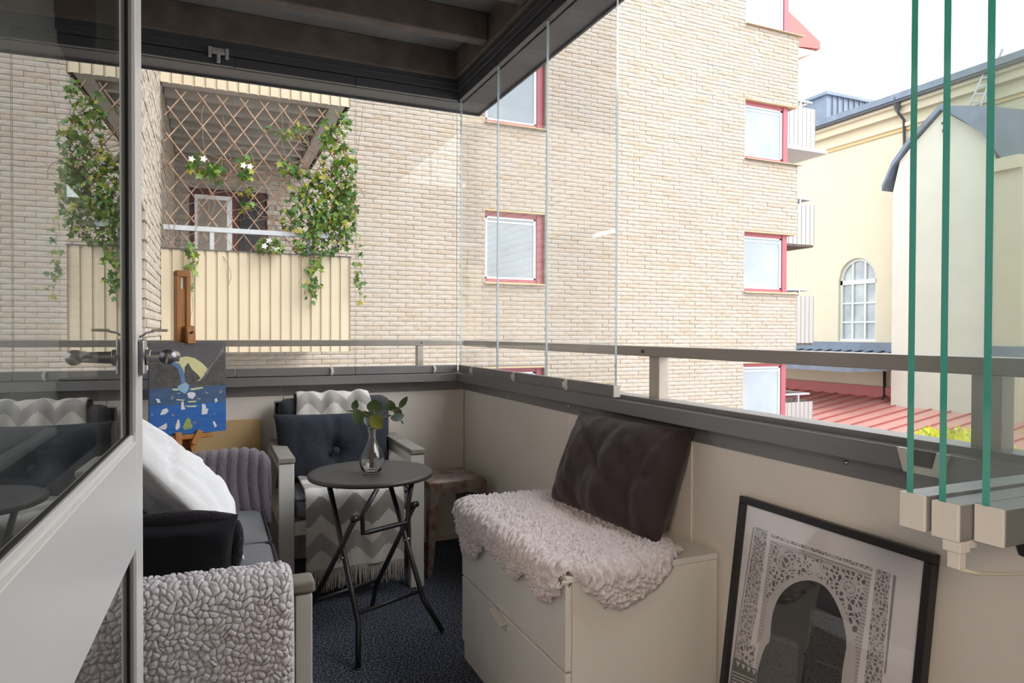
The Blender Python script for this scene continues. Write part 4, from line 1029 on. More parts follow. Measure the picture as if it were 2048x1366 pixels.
PL([(770, 560), (795, 520), (820, 505), (845, 530), (860, 580), (820, 600), (780, 590)], 2, 3)
ring(772, 583, 26, 14, 7, 4); ring(842, 606, 26, 14, 7, 4); ring(772, 583, 18, 9, 2, 5); ring(842, 606, 18, 9, 2, 5)
for (cx, cy) in ((1268, 580), (1250, 740), (1230, 915), (1210, 1085), (1188, 1260), (432, 560), (410, 700), (392, 850), (345, 980)): ring(cx, cy, 20, 24, 2, 2); ring(cx, cy, 12, 15, 7, 3)
m.build('print', OM, paper)

# ------------------------------------------------------------------ folding bistro table
tb_ = empty('bistro_table', (.58, 2.665, 0), 'small round dark folding bistro table with crossed tube legs', 'table')
TZ, TR, TC = .612, .243, Vector((.580, 2.668, 0))
obj('table_top', lambda m: m.lathe([(.0001, TZ-.012), (TR-.012, TZ-.012), (TR-.002, TZ-.016), (TR, TZ-.010), (TR, TZ-.004), (TR-.004, TZ), (TR-.02, TZ-.0008), (.0001, TZ-.0008)], TC, 72), M['tabletop'], tb_, smooth=True)
fA, fB, fC = onZ(716, 1335, .008), onZ(885, 1262, .008), onZ(745, 1210, .008); fD = fA+fC-fB
ab_ = (fB-fA).normalized(); pp = Vector((-ab_.y, ab_.x, 0))
rT = .010
def leg(m, foot, sgn, ztop, inw):
    # main tube leans over by 'lean' along pp*sgn; the bottom bends outwards
    zb = .130; p0_, sl_ = (.062, .455) if sgn > 0 else (.088, .69)
    bend = foot + inw*.045 + pp*sgn*p0_ + Vector((0, 0, zb-.008)); top = foot + inw*.060 + pp*sgn*(p0_+sl_*(ztop-zb)) + Vector((0, 0, ztop-.008))
    m.tube([foot, foot.lerp(bend, .85), bend, bend.lerp(top, .08), top], rT, 10); return bend, top
legs = {}
for k, f, sg in (('A', fA, 1), ('B', fB, 1), ('C', fC, -1), ('D', fD, -1)):
    m = MB(); legs[k] = leg(m, f, sg, .597 if k in 'AB' else .505, ab_*(1 if k in 'AD' else -1)); m.build('leg', M['tubeblk'], tb_, smooth=True)
def cross(a, b, t):
    m = MB(); m.tube([legs[a][0].lerp(legs[a][1], t), legs[b][0].lerp(legs[b][1], t)], .0075, 8); m.build('cross_bar', M['tubeblk'], tb_, smooth=True)
cross('A', 'B', .06); cross('D', 'C', .06)
dT, cT = legs['D'][1], legs['C'][1]
m = MB(); lo = Vector((0, 0, -.060)); i1 = dT+ab_*.03; i2 = cT-ab_*.03
m.tube([Vector((i1.x, i1.y, .600))+ab_*.055-pp*.015, i1+Vector((0, 0, .01)), i1+lo+ab_*.004, i1+lo+ab_*.03, i2+lo-ab_*.03, i2+lo-ab_*.004, i2+Vector((0, 0, .01)), Vector((i2.x, i2.y, .600))+ab_*.02+pp*.0], .009, 10); m.build('folding_bracket', M['tubeblk'], tb_, smooth=True)
for k in 'DC':
    m = MB(); q = legs[k][1]; m.tube([q-ab_*.014, q+ab_*.014], .0115, 12); m.build('pivot', M['tubeblk'], tb_, smooth=True)
for a, b in (('A', 'D'), ('B', 'C')):
    # crossing rivets
    pa = legs[a][0].lerp(legs[a][1], .45); m = MB(); m.tube([pa-ab_*.014, pa+ab_*.014], .006, 8); m.build('rivet', M['chrome'], tb_)
obj('mount', lambda m: (m.box(TC.x-.19, TC.x+.19, TC.y-.03, TC.y+.03, TZ-.022, TZ-.013)), M['tubeblk'], tb_)

# ------------------------------------------------------------------ glass vase with eucalyptus twigs
vb = onZ(744, 946, TZ+.001)
ve = empty('glass_vase', vb, 'small clear bulb vase standing on the bistro table', 'vase')
prof = [(.0001, .0015), (.024, .0015), (.030, .004), (.041, .018), (.0485, .040), (.0475, .058), (.040, .080), (.028, .102), (.0185, .120), (.0145, .140), (.0145, .158), (.0175, .172), (.0190, .176), (.0178, .1765), (.0160, .171), (.0125, .157), (.0125, .140), (.0165, .120), (.0258, .102), (.0378, .080), (.0452, .058), (.0460, .042), (.038, .020), (.026, .010), (.0001, .009)]
m = MB(); nseg = 48; vs = []; fs = []
for i, (r, z) in enumerate(prof):
    for k in range(nseg):
        t = 2*math.pi*k/nseg; rr1 = r*(1+.018*math.sin(8*t+z*45)*min(1, max(0, (.13-z)/.05))) if i < 12 else r
        vs.append(vb+Vector((rr1*math.cos(t), rr1*math.sin(t), z)))
for i in range(len(prof)-1):
    for k in range(nseg): k2 = (k+1) % nseg; fs.append((i*nseg+k, i*nseg+k2, (i+1)*nseg+k2, (i+1)*nseg+k))
m.add(vs, fs); m.build('body', M['clearglass'], ve, smooth=True)
eu = empty('eucalyptus_twigs', vb+Vector((0, 0, .01)), 'olive-green eucalyptus twigs in the clear vase', 'plant')
vdir = Vector((ray(744, 880).x, ray(744, 880).y, 0)).normalized(); vr = Vector((vdir.y, -vdir.x, 0))
def ep(cx, cy, dep=0): return onP(700+cx/7.587, 780+cy/7.587, vb+vdir*dep, vdir)
nk = vb+Vector((0, 0, .165))
tw = [[(350, 560), (330, 430), (200, 330), (120, 290), (60, 280)], [(360, 560), (380, 420), (370, 300)], [(370, 560), (470, 430), (560, 350), (640, 330), (720, 300), (760, 250)], [(365, 560), (430, 420), (530, 330), (600, 280)], [(345, 560), (290, 450), (230, 400)], [(375, 560), (500, 420), (640, 390), (780, 470)]]
for k, t_ in enumerate(tw):
    off = (k-2.5)*.006
    pts = [vb+Vector((.006*math.cos(k*1.05), .006*math.sin(k*1.05), .014+.002*k)), vb+Vector((.004*math.cos(k), .004*math.sin(k), .10)), nk+vr*.0012*(k-2.5)] + [ep(x, y, off*(i+1)*.8) for i, (x, y) in enumerate(t_)]
    m = MB(); m.tube(pts, [.0013]*3+[.0011]*len(t_), 6); m.build('twig', M['stem'], eu, smooth=True)
# leaf: centre, half length, half width, angle of the tip from up (deg), facing tilt, colour index
LM = [leafmat('eucalyptus_dark', [(0, (.055,.085,.028)), (1, (.055,.085,.028))], .45, .12), leafmat('eucalyptus_olive', [(0, (.16,.17,.018)), (1, (.16,.17,.018))], .45, .15), leafmat('eucalyptus_grey', [(0, (.17,.24,.20)), (1, (.17,.24,.20))], .5, .1)]
lv = [(78, 228, 72, 46, 15, .2, 0, -.01), (118, 412, 102, 72, 172, .2, 0, -.02), (368, 246, 92, 96, 5, .15, 0, .01), (608, 236, 76, 68, -10, .3, 0, 0), (808, 186, 96, 40, 35, .35, 0, .01), (402, 486, 108, 84, 140, .1, 1, -.03), (718, 318, 80, 48, 125, .5, 0, 0), (720, 412, 96, 52, 75, .5, 2, -.02), (245, 368, 72, 36, 120, .6, 0, 0), (252, 470, 66, 34, 165, .5, 2, .01), (455, 352, 70, 30, 60, .7, 2, .02), (45, 330, 80, 20, -75, .8, 2, 0), (568, 392, 60, 22, 80, .7, 2, .01), (792, 488, 30, 12, 150, .3, 1, 0), (320, 360, 50, 26, -30, .6, 2, .02)]
sc = (vb-CAM).dot(fw)/FPX/7.587
for k, (cx, cy, hl, hw_, ang, tilt, ci, dep) in enumerate(lv):
    hl *= 1.2; hw_ *= 1.2
    c = ep(cx, cy, dep); a = math.radians(ang); d = Vector((0, 0, 1))*math.cos(a)+vr*math.sin(a); s = (vr*math.cos(a)-Vector((0, 0, 1))*math.sin(a))
    nrm = vdir*-1; d = (d*math.cos(tilt*.6)+nrm*math.sin(tilt*.6)).normalized(); 
    pts = []; ns = 9
    for i in range(ns):
        t = i/(ns-1); wv_ = math.sin(math.pi*min(1, max(0, t))**.9)**.75 if 0 < t < 1 else .02
        y = (t*2-1)*hl*sc
        for j in (-1, -.5, 0, .5, 1): pts.append(c+d*y+s*(j*hw_*sc*wv_)+nrm*(.004*(abs(j)**1.5)*wv_ + .004*(t-.5)**2*4*(-1 if k % 2 else 1)))
    m = MB(); m.grid(pts, ns, 5); m.build('leaf', LM[ci], eu, smooth=True)

# ------------------------------------------------------------------ rusty metal stool in the corner
SC = Vector((1.095, 3.262, 0)); sa = math.radians(4)
def SP(x, y, z): return SC+Vector((x*math.cos(sa)-y*math.sin(sa), x*math.sin(sa)+y*math.cos(sa), z))
sto = empty('metal_stool', SC, 'rusty square metal stool in the corner behind the table', 'stool')
def stooltop(m):
    # rounded square rings from rim to top, with a hand slot
    def rsq(h, r, z, n=6):
        out = []
        for cx, cy, a0 in ((1, 1, 0), (-1, 1, 90), (-1, -1, 180), (1, -1, 270)):
            for k in range(n+1): a = math.radians(a0+90*k/n); out.append(SP(cx*(h-r)+r*math.cos(a), cy*(h-r)+r*math.sin(a), z))
        return out
    rings = [rsq(.152, .03, .405), rsq(.152, .03, .428), rsq(.148, .03, .440), rsq(.136, .03, .447), rsq(.10, .03, .449)]
    vs = [v for r in rings for v in r]; n = len(rings[0]); fs = []
    for i in range(len(rings)-1):
        for k in range(n): k2 = (k+1) % n; fs.append((i*n+k, i*n+k2, (i+1)*n+k2, (i+1)*n+k))
    fs.append(tuple((len(rings)-1)*n+k for k in range(n))); m.add(vs, fs)
obj('seat', stooltop, M['rust'], sto, smooth=False, bevel=.003)
def slot(m):
    pts = [SP(.042*math.cos(a)+(.018 if math.cos(a) > 0 else -.018)*0, .009*math.sin(a), .4496) for a in [2*math.pi*k/20 for k in range(20)]]; m.add(pts, [tuple(range(20))])
obj('hand_slot', slot, M['black'], sto)
for sx_, sy_ in ((-1, -1), (1, -1), (1, 1), (-1, 1)):
    def lg(m):
        # folded sheet leg: L section tapering to the foot
        t0, t1 = .148, .172
        for ax in (0, 1):
            w0, w1 = .052, .026
            if ax == 0: q = [SP(sx_*t0, sy_*t0, .43), SP(sx_*(t0-w0), sy_*t0, .43), SP(sx_*(t1-w1), sy_*t1, 0), SP(sx_*t1, sy_*t1, 0)]; off = SP(0, -sy_*.004, 0)-SC
            else: q = [SP(sx_*t0, sy_*t0, .43), SP(sx_*t0, sy_*(t0-w0), .43), SP(sx_*t1, sy_*(t1-w1), 0), SP(sx_*t1, sy_*t1, 0)]; off = SP(-sx_*.004, 0, 0)-SC
            m.add(q+[v+off for v in q], [(0,1,2,3),(4,7,6,5),(0,4,5,1),(1,5,6,2),(2,6,7,3),(3,7,4,0)])
    obj('leg', lg, M['rust'], sto)
for sx_, sy_ in ((0, -1), (0, 1), (-1, 0), (1, 0)):
    def apr(m):
        if sx_ == 0: a, b = SP(-.14, sy_*.147, .395), SP(.14, sy_*.147, .395)
        else: a, b = SP(sx_*.147, -.14, .395), SP(sx_*.147, .14, .395)
        m.beam(a, b, .004, .032)
    obj('apron', apr, M['rust'], sto)
obj('brace', lambda m: (m.beam(SP(-.145, -.145, .36), SP(.145, .145, .375), .018, .004), m.beam(SP(-.145, .145, .366), SP(.145, -.145, .355), .018, .004)), M['tubeblk'], sto)

# ------------------------------------------------------------------ armchair
AX0, AX1, AY0, AY1 = .262, .892, 2.985, 3.56
ac = empty('armchair', ((AX0+AX1)/2, 3.27, 0), 'white-framed armchair with grey cushions facing the table', 'chair')
PWD = .062
for x in (AX0, AX1-PWD):
    bx('leg', (x, x+PWD, AY0, AY0+.045, 0, .605), M['paint'], ac, bevel=.003)
    bx('leg', (x, x+PWD, AY1-.045, AY1, 0, .605), M['paint'], ac, bevel=.003)
    arm = bx('armrest', (x-.004, x+PWD+.004, AY0-.006, AY1, .607, .632), M['cap'], ac, bevel=.006)
    bx('arm_rail', (x+.008, x+PWD-.008, AY0+.045, AY1-.045, .560, .605), M['paint'], arm, bevel=.002)
    bx('side_rail', (x+.012, x+PWD-.012, AY0+.045, AY1-.045, .30, .355), M['paint'], ac, bevel=.002)
bx('seat_rail', (AX0+PWD, AX1-PWD, AY0+.008, AY0+.04, .295, .355), M['paint'], ac, bevel=.003)
obj('back_frame', lambda m: (m.box(AX0+.03, AX0+.06, AY1-.02, AY1+.015, .30, .815), m.box(AX1-.06, AX1-.03, AY1-.02, AY1+.015, .30, .815), m.box(AX0+.03, AX1-.03, AY1-.02, AY1+.015, .75, .815)), M['paint'], ac, bevel=.003)
def boxcushion(m, x0, x1, y0, y1, z0, z1, r=.035, puff=.015, n=24, nz=6):
    cx, cy, cz = (x0+x1)/2, (y0+y1)/2, (z0+z1)/2
    # superellipsoid-like rounded box made of a cube-sphere
    for axis in range(3):
        for sg in (-1, 1):
            P = []
            for i in range(n+1):
                for j in range(n+1):
                    a, b = 2*i/n-1, 2*j/n-1; v = [0, 0, 0]; v[axis] = sg; v[(axis+1) % 3] = a; v[(axis+2) % 3] = b
                    h = ((x1-x0)/2, (y1-y0)/2, (z1-z0)/2)
                    q = [v[k]*h[k] for k in range(3)]; core = [max(-(h[k]-r), min(h[k]-r, q[k])) for k in range(3)]
                    d = Vector([q[k]-core[k] for k in range(3)])
                    if d.length > 1e-9: d = d.normalized()*r
                    p = Vector(core)+d
                    pf = (1-(q[0]/h[0])**2)*(1-(q[1]/h[1])**2)*puff*(1 if q[2] > 0 else -.4)*(abs(p.z)/h[2])
                    p.z += pf
                    p += Vector((cx, cy, cz)); nn = noise.fractal(p*7, 1.0, 2.0, 3)*.004; p.z += nn
                    P.append(p)
            m.grid(P, n+1, n+1)
def piping(m, x0, x1, y0, y1, z, r=.004):
    q = .03; pts = []
    for cx, cy, a0 in ((x1-q, y1-q, 0), (x0+q, y1-q, 90), (x0+q, y0+q, 180), (x1-q, y0+q, 270)):
        for k in range(5): a = math.radians(a0+22.5*k); pts.append((cx+(q+.001)*math.cos(a), cy+(q+.001)*math.sin(a), z))
    pts.append(pts[0]); m.tube(pts, r, 6)
sc_ = obj('seat_cushion', lambda m: boxcushion(m, AX0+PWD+.002, AX1-PWD-.002, AY0+.004, 3.44, .357, .458), M['seat'], ac, smooth=True)
obj('piping', lambda m: piping(m, AX0+PWD+.002, AX1-PWD-.002, AY0+.004, 3.44, .446), M['dgrey'], sc_, smooth=True)
obj('back_cushion', lambda m: boxcushion(m, .300, .845, 3.425, 3.535, .44, .838, .05, 0), M['dgrey'], ac, smooth=True)
m = MB(); pc_ = Vector((.545, 3.335, .605)); Mx = basis(pc_, Vector((1, 0, 0)), Vector((0, .26, 1)))
pillow(m, Mx, .545, .345, .145, 48, 3.0, .010, 9, dent=(-1, [(.0, -.02, .05, .045)], .018), pinch=.06)
nc_ = m.build('scatter_cushion', M['navy'], None, smooth=True); tag(nc_, 'slate-blue buttoned cushion on the white armchair', 'cushion')
bp = Mx @ Vector((0, -.052, -.02)); m = MB()
for i in range(1):
    a = Matrix.Translation(bp) @ basis((0, 0, 0), Vector((1, 0, 0)), Vector((0, .26, 1))) @ Matrix.Rotation(math.pi/2, 4, 'X')
    pr = [(.0001, .012), (.010, .011), (.016, .007), (.018, 0), (.016, -.004)]
    vs = []; fs = []
    for r, z in pr:
        for k in range(16): t = 2*math.pi*k/16; vs.append(a @ Vector((r*math.cos(t), r*math.sin(t), z)))
    for ii in range(len(pr)-1):
        for k in range(16): k2 = (k+1) % 16; fs.append((ii*16+k, ii*16+k2, (ii+1)*16+k2, (ii+1)*16+k))
    m.add(vs, fs)
m.build('button', M['navy'], nc_, smooth=True)
# chevron throw over the chair
def chevron():
    mm, t, p, o = nodes('chevron_wool'); uv = coords(t, 'UV'); s = N(t, 'ShaderNodeSeparateXYZ'); t.links.new(uv, s.inputs[0])
    st = .008
    u = math_(t, 'MULTIPLY', math_(t, 'FLOOR', math_(t, 'DIVIDE', s.outputs[0], st)), st); v = math_(t, 'MULTIPLY', math_(t, 'FLOOR', math_(t, 'DIVIDE', s.outputs[1], st)), st)
    tri = math_(t, 'PINGPONG', u, .072)
    z = math_(t, 'ADD', v, math_(t, 'MULTIPLY', tri, .95))
    f = math_(t, 'FRACT', math_(t, 'DIVIDE', z, .32))
    n = N(t, 'ShaderNodeValToRGB'); n.color_ramp.interpolation = 'CONSTANT'; e = n.color_ramp.elements
    stops = [(0, (.72,.69,.65)), (.27, (.36,.34,.32)), (.5, (.66,.62,.58)), (.74, (.27,.25,.23))]
    while len(e) < 4: e.new(.5)
    for k, (pos, c) in enumerate(stops): e[k].position = pos; e[k].color = rgba(c)
    t.links.new(f, n.inputs[0])
    nn = N(t, 'ShaderNodeTexNoise', i_Scale=500, i_Detail=2); t.links.new(uv, nn.inputs['Vector'])
    t.links.new(mixc(t, math_(t, 'MULTIPLY', nn.outputs['Fac'], .35), n.outputs[0], (.35,.32,.30)), p.inputs['Base Color'])
    p.inputs['Roughness'].default_value = 1; p.inputs['Specular IOR Level'].default_value = .05; p.inputs['Sheen Weight'].default_value = .2
    b = N(t, 'ShaderNodeBump', i_Strength=.5, i_Distance=.004); t.links.new(nn.outputs['Fac'], b.inputs['Height']); t.links.new(b.outputs[0], p.inputs['Normal'])
    return mm
M['chev'] = chevron()
path = [(3.585, .62), (3.582, .80), (3.560, .852), (3.48, .866), (3.43, .850), (3.412, .80), (3.405, .55), (3.37, .485), (3.28, .487), (3.08, .484), (3.00, .478), (2.966, .448), (2.962, .36), (2.964, .25), (2.966, .142)]
base, nr, S, W = path_sheet(path, .375, .795, 60, 160)
# narrower over the back than over the seat, small folds
t_ = np.clip((S-S.max()*.25)/(S.max()*.2), 0, 1); lo_, hi_ = .385+(.368-.385)*t_, .735+(.795-.735)*t_
u_ = (W-.375)/.42; base[..., 0] = lo_+(hi_-lo_)*u_
ht_ = .004*np.sin(W*38+S*3)+.003*np.sin(W*71+2)+.004
uvv = np.stack([W, S.max()-S], -1)
tag(sheet('throw_blanket', base, nr, W, S, ht_, np.ones(W.shape, bool), M['chev'], uv=uvv), 'grey and white zigzag throw draped over the armchair', 'blanket')
thr = C.objects[-1]
sd = thr.modifiers.new('thick', 'SOLIDIFY'); sd.thickness = .006; sd.offset = -1
R4 = random.Random(3)
def fringe(m):
    n = 120
    for k in range(n):
        x = .369+(.794-.369)*(k+.5)/n; y = 2.966; L = R4.uniform(.075, .10)
        dx = R4.uniform(-.008, .008); dy = R4.uniform(-.008, .006)
        m.tube([(x, y, .146), (x+dx*.4, y+dy*.3, .146-L*.5), (x+dx, y+dy, .146-L)], [.0022, .002, .0012], 4)
o = obj('fringe', fringe, mat('wool_fringe', (.52,.47,.42), 1, var=.3, vscale=60), thr); o['kind'] = 'stuff'

# ------------------------------------------------------------------ sofa along the house wall
SX0, SX1, SY0, SY1 = -.56, .200, 1.500, 3.065
so_ = empty('sofa', (-.18, 2.28, 0), 'white-framed grey three-cushion sofa behind the open door', 'sofa')
for y0, y1 in ((SY0, SY0+.055), (SY1-.055, SY1)):
    bx('leg', (SX1-.036, SX1, y0, y1, 0, .598), M['paint'], so_, bevel=.003)
    bx('leg', (SX0, SX0+.045, y0, y1, 0, .598), M['paint'], so_, bevel=.003)
    arm = bx('armrest', (SX0, SX1+.006, y0-.004, y1+.004, .600, .628), M['cap'], so_, bevel=.008, seg=3)
    bx('arm_rail', (SX0+.045, SX1-.036, y0+.010, y1-.010, .555, .598), M['paint'], arm, bevel=.002)
    bx('side_rail', (SX0+.045, SX1-.036, y0+.010, y1-.010, .25, .31), M['paint'], so_, bevel=.002)
bx('seat_rail', (SX1-.036, SX1-.004, SY0+.055, SY1-.055, .245, .312), M['paint'], so_, bevel=.003)
bx('back_rail', (SX0, SX0+.035, SY0+.055, SY1-.055, .25, .80), M['paint'], so_, bevel=.003)
yy = np.linspace(SY0+.062, SY1-.062, 4)
for k in range(3):
    q = obj('seat_cushion', lambda m: boxcushion(m, SX0+.16, SX1-.004, yy[k]+.002, yy[k+1]-.002, .314, .430), M['seat'], so_, smooth=True)
    obj('piping', lambda m: piping(m, SX0+.16, SX1-.004, yy[k]+.002, yy[k+1]-.002, .420), M['dgrey'], q, smooth=True)
for k in range(3):
    obj('back_cushion', lambda m: boxcushion(m, SX0+.036, SX0+.18, yy[k]+.004, yy[k+1]-.004, .40, .80, .05, 0), M['seat'], so_, smooth=True)
# boucle fleece throw over the near arm
path = [(1.465, .06), (1.462, .30), (1.460, .55), (1.470, .625), (1.50, .650), (1.545, .650), (1.580, .625), (1.588, .55), (1.590, .455)]
base, nr, S, W = path_sheet(path, -.36, .158, 330, 720)
f1, f2, idn = worley(W+.003*np.sin(S*140), S+.003*np.sin(W*150), .0130, 2)
cr = np.clip((f2-f1)/.26, 0, 1); eU = np.clip(np.minimum(.158-W, W+.36)/.02, 0, 1)**.5
hb_ = (.003+.0135*np.sqrt(np.sin(cr*math.pi/2))*np.sqrt(np.clip(1.15-f1*.75, .2, 1))*(.8+.4*idn))*eU + .006*np.sin(W*14)*np.sin(S*5)
tag(sheet('fleece_throw', base, nr, W, S, hb_, np.ones(W.shape, bool), M['boucle']), 'cream and mauve boucle fleece over the near sofa arm', 'blanket')
# ribbed lavender blanket over the far arm
path = [(2.985, .40), (2.982, .54), (2.988, .618), (3.005, .652), (3.04, .655), (3.075, .648), (3.092, .60), (3.095, .42), (3.092, .28)]
base, nr, S, W = path_sheet(path, -.42, .232, 220, 150)
rib = np.abs(np.sin((W+.02*np.sin(S*9))*math.pi/.040))
g1, g2, _ = worley(W, S, .008, 9)
e2 = np.clip((.232-W)/.03, 0, 1)**.5
hb_ = (.006+.011*rib**.8+.005*(1-g1)+.006*np.sin(S*22+W*9))*e2
droop = np.clip((W-.12)/.11, 0, 1); base[..., 2] -= .035*droop**2
tag(sheet('faux_fur_blanket', base, nr, W, S, hb_, np.ones(W.shape, bool), M['lav']), 'ribbed lavender-grey faux-fur blanket over the far sofa arm', 'blanket')
# big white pillow
c1, c2 = Vector((.030, 2.90, .452)), Vector((-.335, 2.86, .880)); upv = (c2-c1); rg = Vector((.10, -1, .06)).normalized()
wd, htt = .68, upv.length*1.06
cen = (c1+c2)/2 - Vector((0, .30, 0))*1.0 + Vector((.02, 0, -.005))
m = MB(); pillow(m, basis(cen, rg, upv), wd, htt, .20, 64, 2.4, .045, 2, pinch=.06, wscale=3.6)
tag(m.build('white_pillow', M['whitecloth'], None, smooth=True), 'large crumpled white pillow leaning back on the sofa', 'pillow')
# black plush-edged cushion
m = MB(); Mx = basis(Vector((-.165, 2.07, .545)), Vector((1, .02, -.04)), Vector((0, -.42, 1)))
pillow(m, Mx, .46, .255, .10, 32, 4.5, .006, 6, pinch=.03, flat=.6)
bc = m.build('plush_cushion', M['blackfab'], None, smooth=True); tag(bc, 'black cushion with a plush rim lying behind the near sofa arm', 'cushion')
def rim(m):
    pts = []
    for i in range(49):
        a = 2*math.pi*i/48; cx, cz = math.cos(a), math.sin(a); p = 6
        rr1 = (abs(cx)**p+abs(cz)**p)**(-1/p); pts.append(Mx @ Vector((.228*cx*rr1, 0, .126*cz*rr1)))
    m.tube(pts, [.020+.003*math.sin(i*7.1) for i in range(49)], 12)
obj('plush_rim', rim, M['blackfur'], bc, smooth=True)

# ------------------------------------------------------------------ easel with a canvas behind the sofa
cBL, cBR = onZ(299, 875, .715), onZ(452, 861, .715)
cu_ = (cBR-cBL); cwid = cu_.length; cu_.normalize(); cn = Vector((cu_.y, -cu_.x, 0)); 
if cn.dot(CAM-cBL) < 0: cn = -cn
chh = .398
cv = empty('canvas_painting', cBL+cu_*cwid/2, 'painted canvas of a moonlit bay with waterfall standing on the easel', 'painting')
def CP(a, b, n): return cBL+cu_*a+Vector((0, 0, b))+cn*n
def CB(m, a0, a1, b0, b1, n0, n1, mi=0):
    vs = [CP(a, b, n) for n in (n0, n1) for a, b in ((a0, b0), (a1, b0), (a1, b1), (a0, b1))]
    m.add(vs, [(0,3,2,1),(4,5,6,7),(0,1,5,4),(1,2,6,5),(2,3,7,6),(3,0,4,7)], mi)
m = MB(); CB(m, 0, cwid, 0, chh, -.018, 0); cvs = m.build('canvas', mat('painted_blue_edge', (.02,.09,.26), .6), cv, bevel=.001)
PM = [mat('paint_sky', (.125,.118,.118), .55, var=.25, vscale=25, bump=.3, bscale=120, bdist=.003), mat('paint_moon', (.74,.70,.36), .5, var=.1, vscale=30, bump=.2, bscale=120), mat('paint_rock', (.105,.095,.09), .5, var=.45, vscale=40, bump=.6, bscale=110, bdist=.004),
      mat('paint_fall', (.14,.26,.47), .5, var=.3, vscale=40), mat('paint_sea_far', (.065,.13,.27), .5, var=.35, vscale=20, stretch=(1, 1, 8)), mat('paint_sea', (.012,.105,.42), .45, col2=(.04,.16,.45), vscale=18, stretch=(1, 1, 9)), mat('paint_white', (.78,.78,.82), .5, bump=.4, bscale=140), mat('paint_green', (.40,.48,.16), .5, var=.3, vscale=50), mat('paint_glint', (.62,.66,.38), .5), mat('paint_grey', (.22,.23,.28), .5), mat('paint_splash', (.30,.48,.68), .5), mat('paint_rock_light', (.24,.23,.23), .5, var=.4, vscale=50, bump=.5, bscale=110)]
m = MB()
def PT(pts, mi, lay):
    p0 = cBL+cn*(.0002+.00016*lay); vs = [onP(250+x/3.596, 520+y/3.596, p0, cn) for x, y in pts]
    m.add(vs, [tuple(range(len(vs)))], mi)
CB(m, 0, cwid, .205, chh, -.001, .0001, 0); CB(m, 0, cwid, .13, .2055, -.001, .0001, 4); CB(m, 0, cwid, 0, .1305, -.001, .0001, 5)
PT([(345, 735), (375, 705), (440, 693), (500, 705), (555, 740), (598, 785), (570, 830), (540, 865), (520, 870), (480, 870), (430, 860), (420, 790), (395, 750)], 1, 1)
PT([(176, 740), (300, 748), (370, 760), (400, 800), (415, 870), (410, 915), (176, 930)], 2, 2)
PT([(455, 738), (480, 785), (520, 820), (545, 850), (520, 870), (480, 890), (435, 890), (425, 830), (430, 770)], 2, 2)
PT([(712, 640), (722, 900), (480, 895), (540, 865), (590, 800), (650, 720)], 2, 2)
PT([(705, 625), (716, 650), (640, 740), (585, 830), (545, 868), (590, 790), (650, 715)], 11, 3)
PT([(320, 745), (350, 733), (390, 745), (420, 790), (432, 860), (440, 905), (410, 915), (398, 850), (385, 790), (360, 765)], 3, 3)
PT([(378, 910), (400, 895), (440, 880), (462, 905), (455, 935), (432, 962), (400, 945), (385, 930)], 10, 4)
PT([(445, 960), (470, 948), (505, 955), (508, 975), (485, 1000), (455, 990)], 6, 5)
for q in ([(220, 995), (245, 1000), (258, 1025), (235, 1028)], [(252, 1115), (270, 1075), (300, 1065), (315, 1085), (290, 1110)], [(405, 1020), (420, 1015), (425, 1050), (435, 1072), (403, 1078)], [(555, 1033), (578, 1040), (585, 1070), (600, 1068), (590, 1108), (552, 1112)], [(645, 998), (660, 992), (666, 1015), (648, 1028)], [(240, 1205), (300, 1172), (303, 1200), (290, 1222), (255, 1215)], [(365, 1190), (380, 1147), (390, 1150), (397, 1200), (375, 1225), (362, 1212)], [(630, 1160), (645, 1160), (662, 1195), (645, 1205)], [(190, 1112), (200, 1112), (195, 1120)]): PT(q, 6, 5)
PT([(415, 1205), (430, 1165), (450, 1135), (472, 1145), (475, 1180), (488, 1190), (480, 1208), (430, 1222)], 7, 5)
for q in ([(340, 925), (400, 925), (385, 938), (345, 938)], [(465, 925), (560, 912), (565, 922), (480, 938)], [(370, 1000), (430, 1005), (425, 1012), (372, 1010)], [(450, 1015), (515, 1012), (510, 1022), (460, 1025)], [(430, 1048), (520, 1045), (505, 1058), (450, 1058)], [(375, 958), (395, 955), (392, 964)], [(510, 992), (545, 998), (540, 1004)], [(570, 945), (600, 955), (590, 957)]): PT(q, 8, 4)
for q in ([(328, 985), (340, 972), (355, 985), (345, 1005), (330, 1003)], [(330, 1115), (345, 1102), (358, 1115), (350, 1130)], [(675, 950), (695, 925), (700, 950), (685, 962)], [(635, 1105), (645, 1095), (648, 1115)], [(487, 1165), (505, 1158), (513, 1170), (498, 1185)]): PT(q, 9, 4)
m.build('painting', PM, cvs)
ez = empty('easel', (cBL+cu_*cwid/2-cn*.05)*1.0, 'orange-brown wooden artist easel behind the sofa', 'easel')
ez.location.z = 0
def EX(px): return onP(px, 780, cBL-cn*.035, cn)
eM = EX(367); ea = (eM-cBL).dot(cu_)
def EB(m, a0, a1, n0, n1, z0, z1): CB(m, a0, a1, z0-cBL.z, z1-cBL.z, n0, n1)
etop = onP(367, 541, cBL-cn*.035, cn).z
mw = .030
for a0, a1 in ((-mw, -mw+.020), (mw-.020, mw)):
    m = MB(); EB(m, ea+a0, ea+a1, -.075, -.028, .02, etop-.006); m.build('mast_rail', M['pine'], ez, bevel=.003)
m = MB(); EB(m, ea-mw, ea+mw, -.075, -.026, etop-.03, etop); m.build('mast_head', M['pine'], ez, bevel=.006, seg=3)
m = MB(); EB(m, ea-.010, ea+.010, -.065, -.035, .02, etop-.08); m.build('sliding_bar', M['pine'], ez)
cl = onP(376, 668, cBL, cn).z
m = MB(); 
pr = [(-.03, cl-.002+.045), (-.002, cl+.04), (.012, cl+.005), (.014, cl-.02), (-.0, cl-.02), (-.03, cl-.02)]
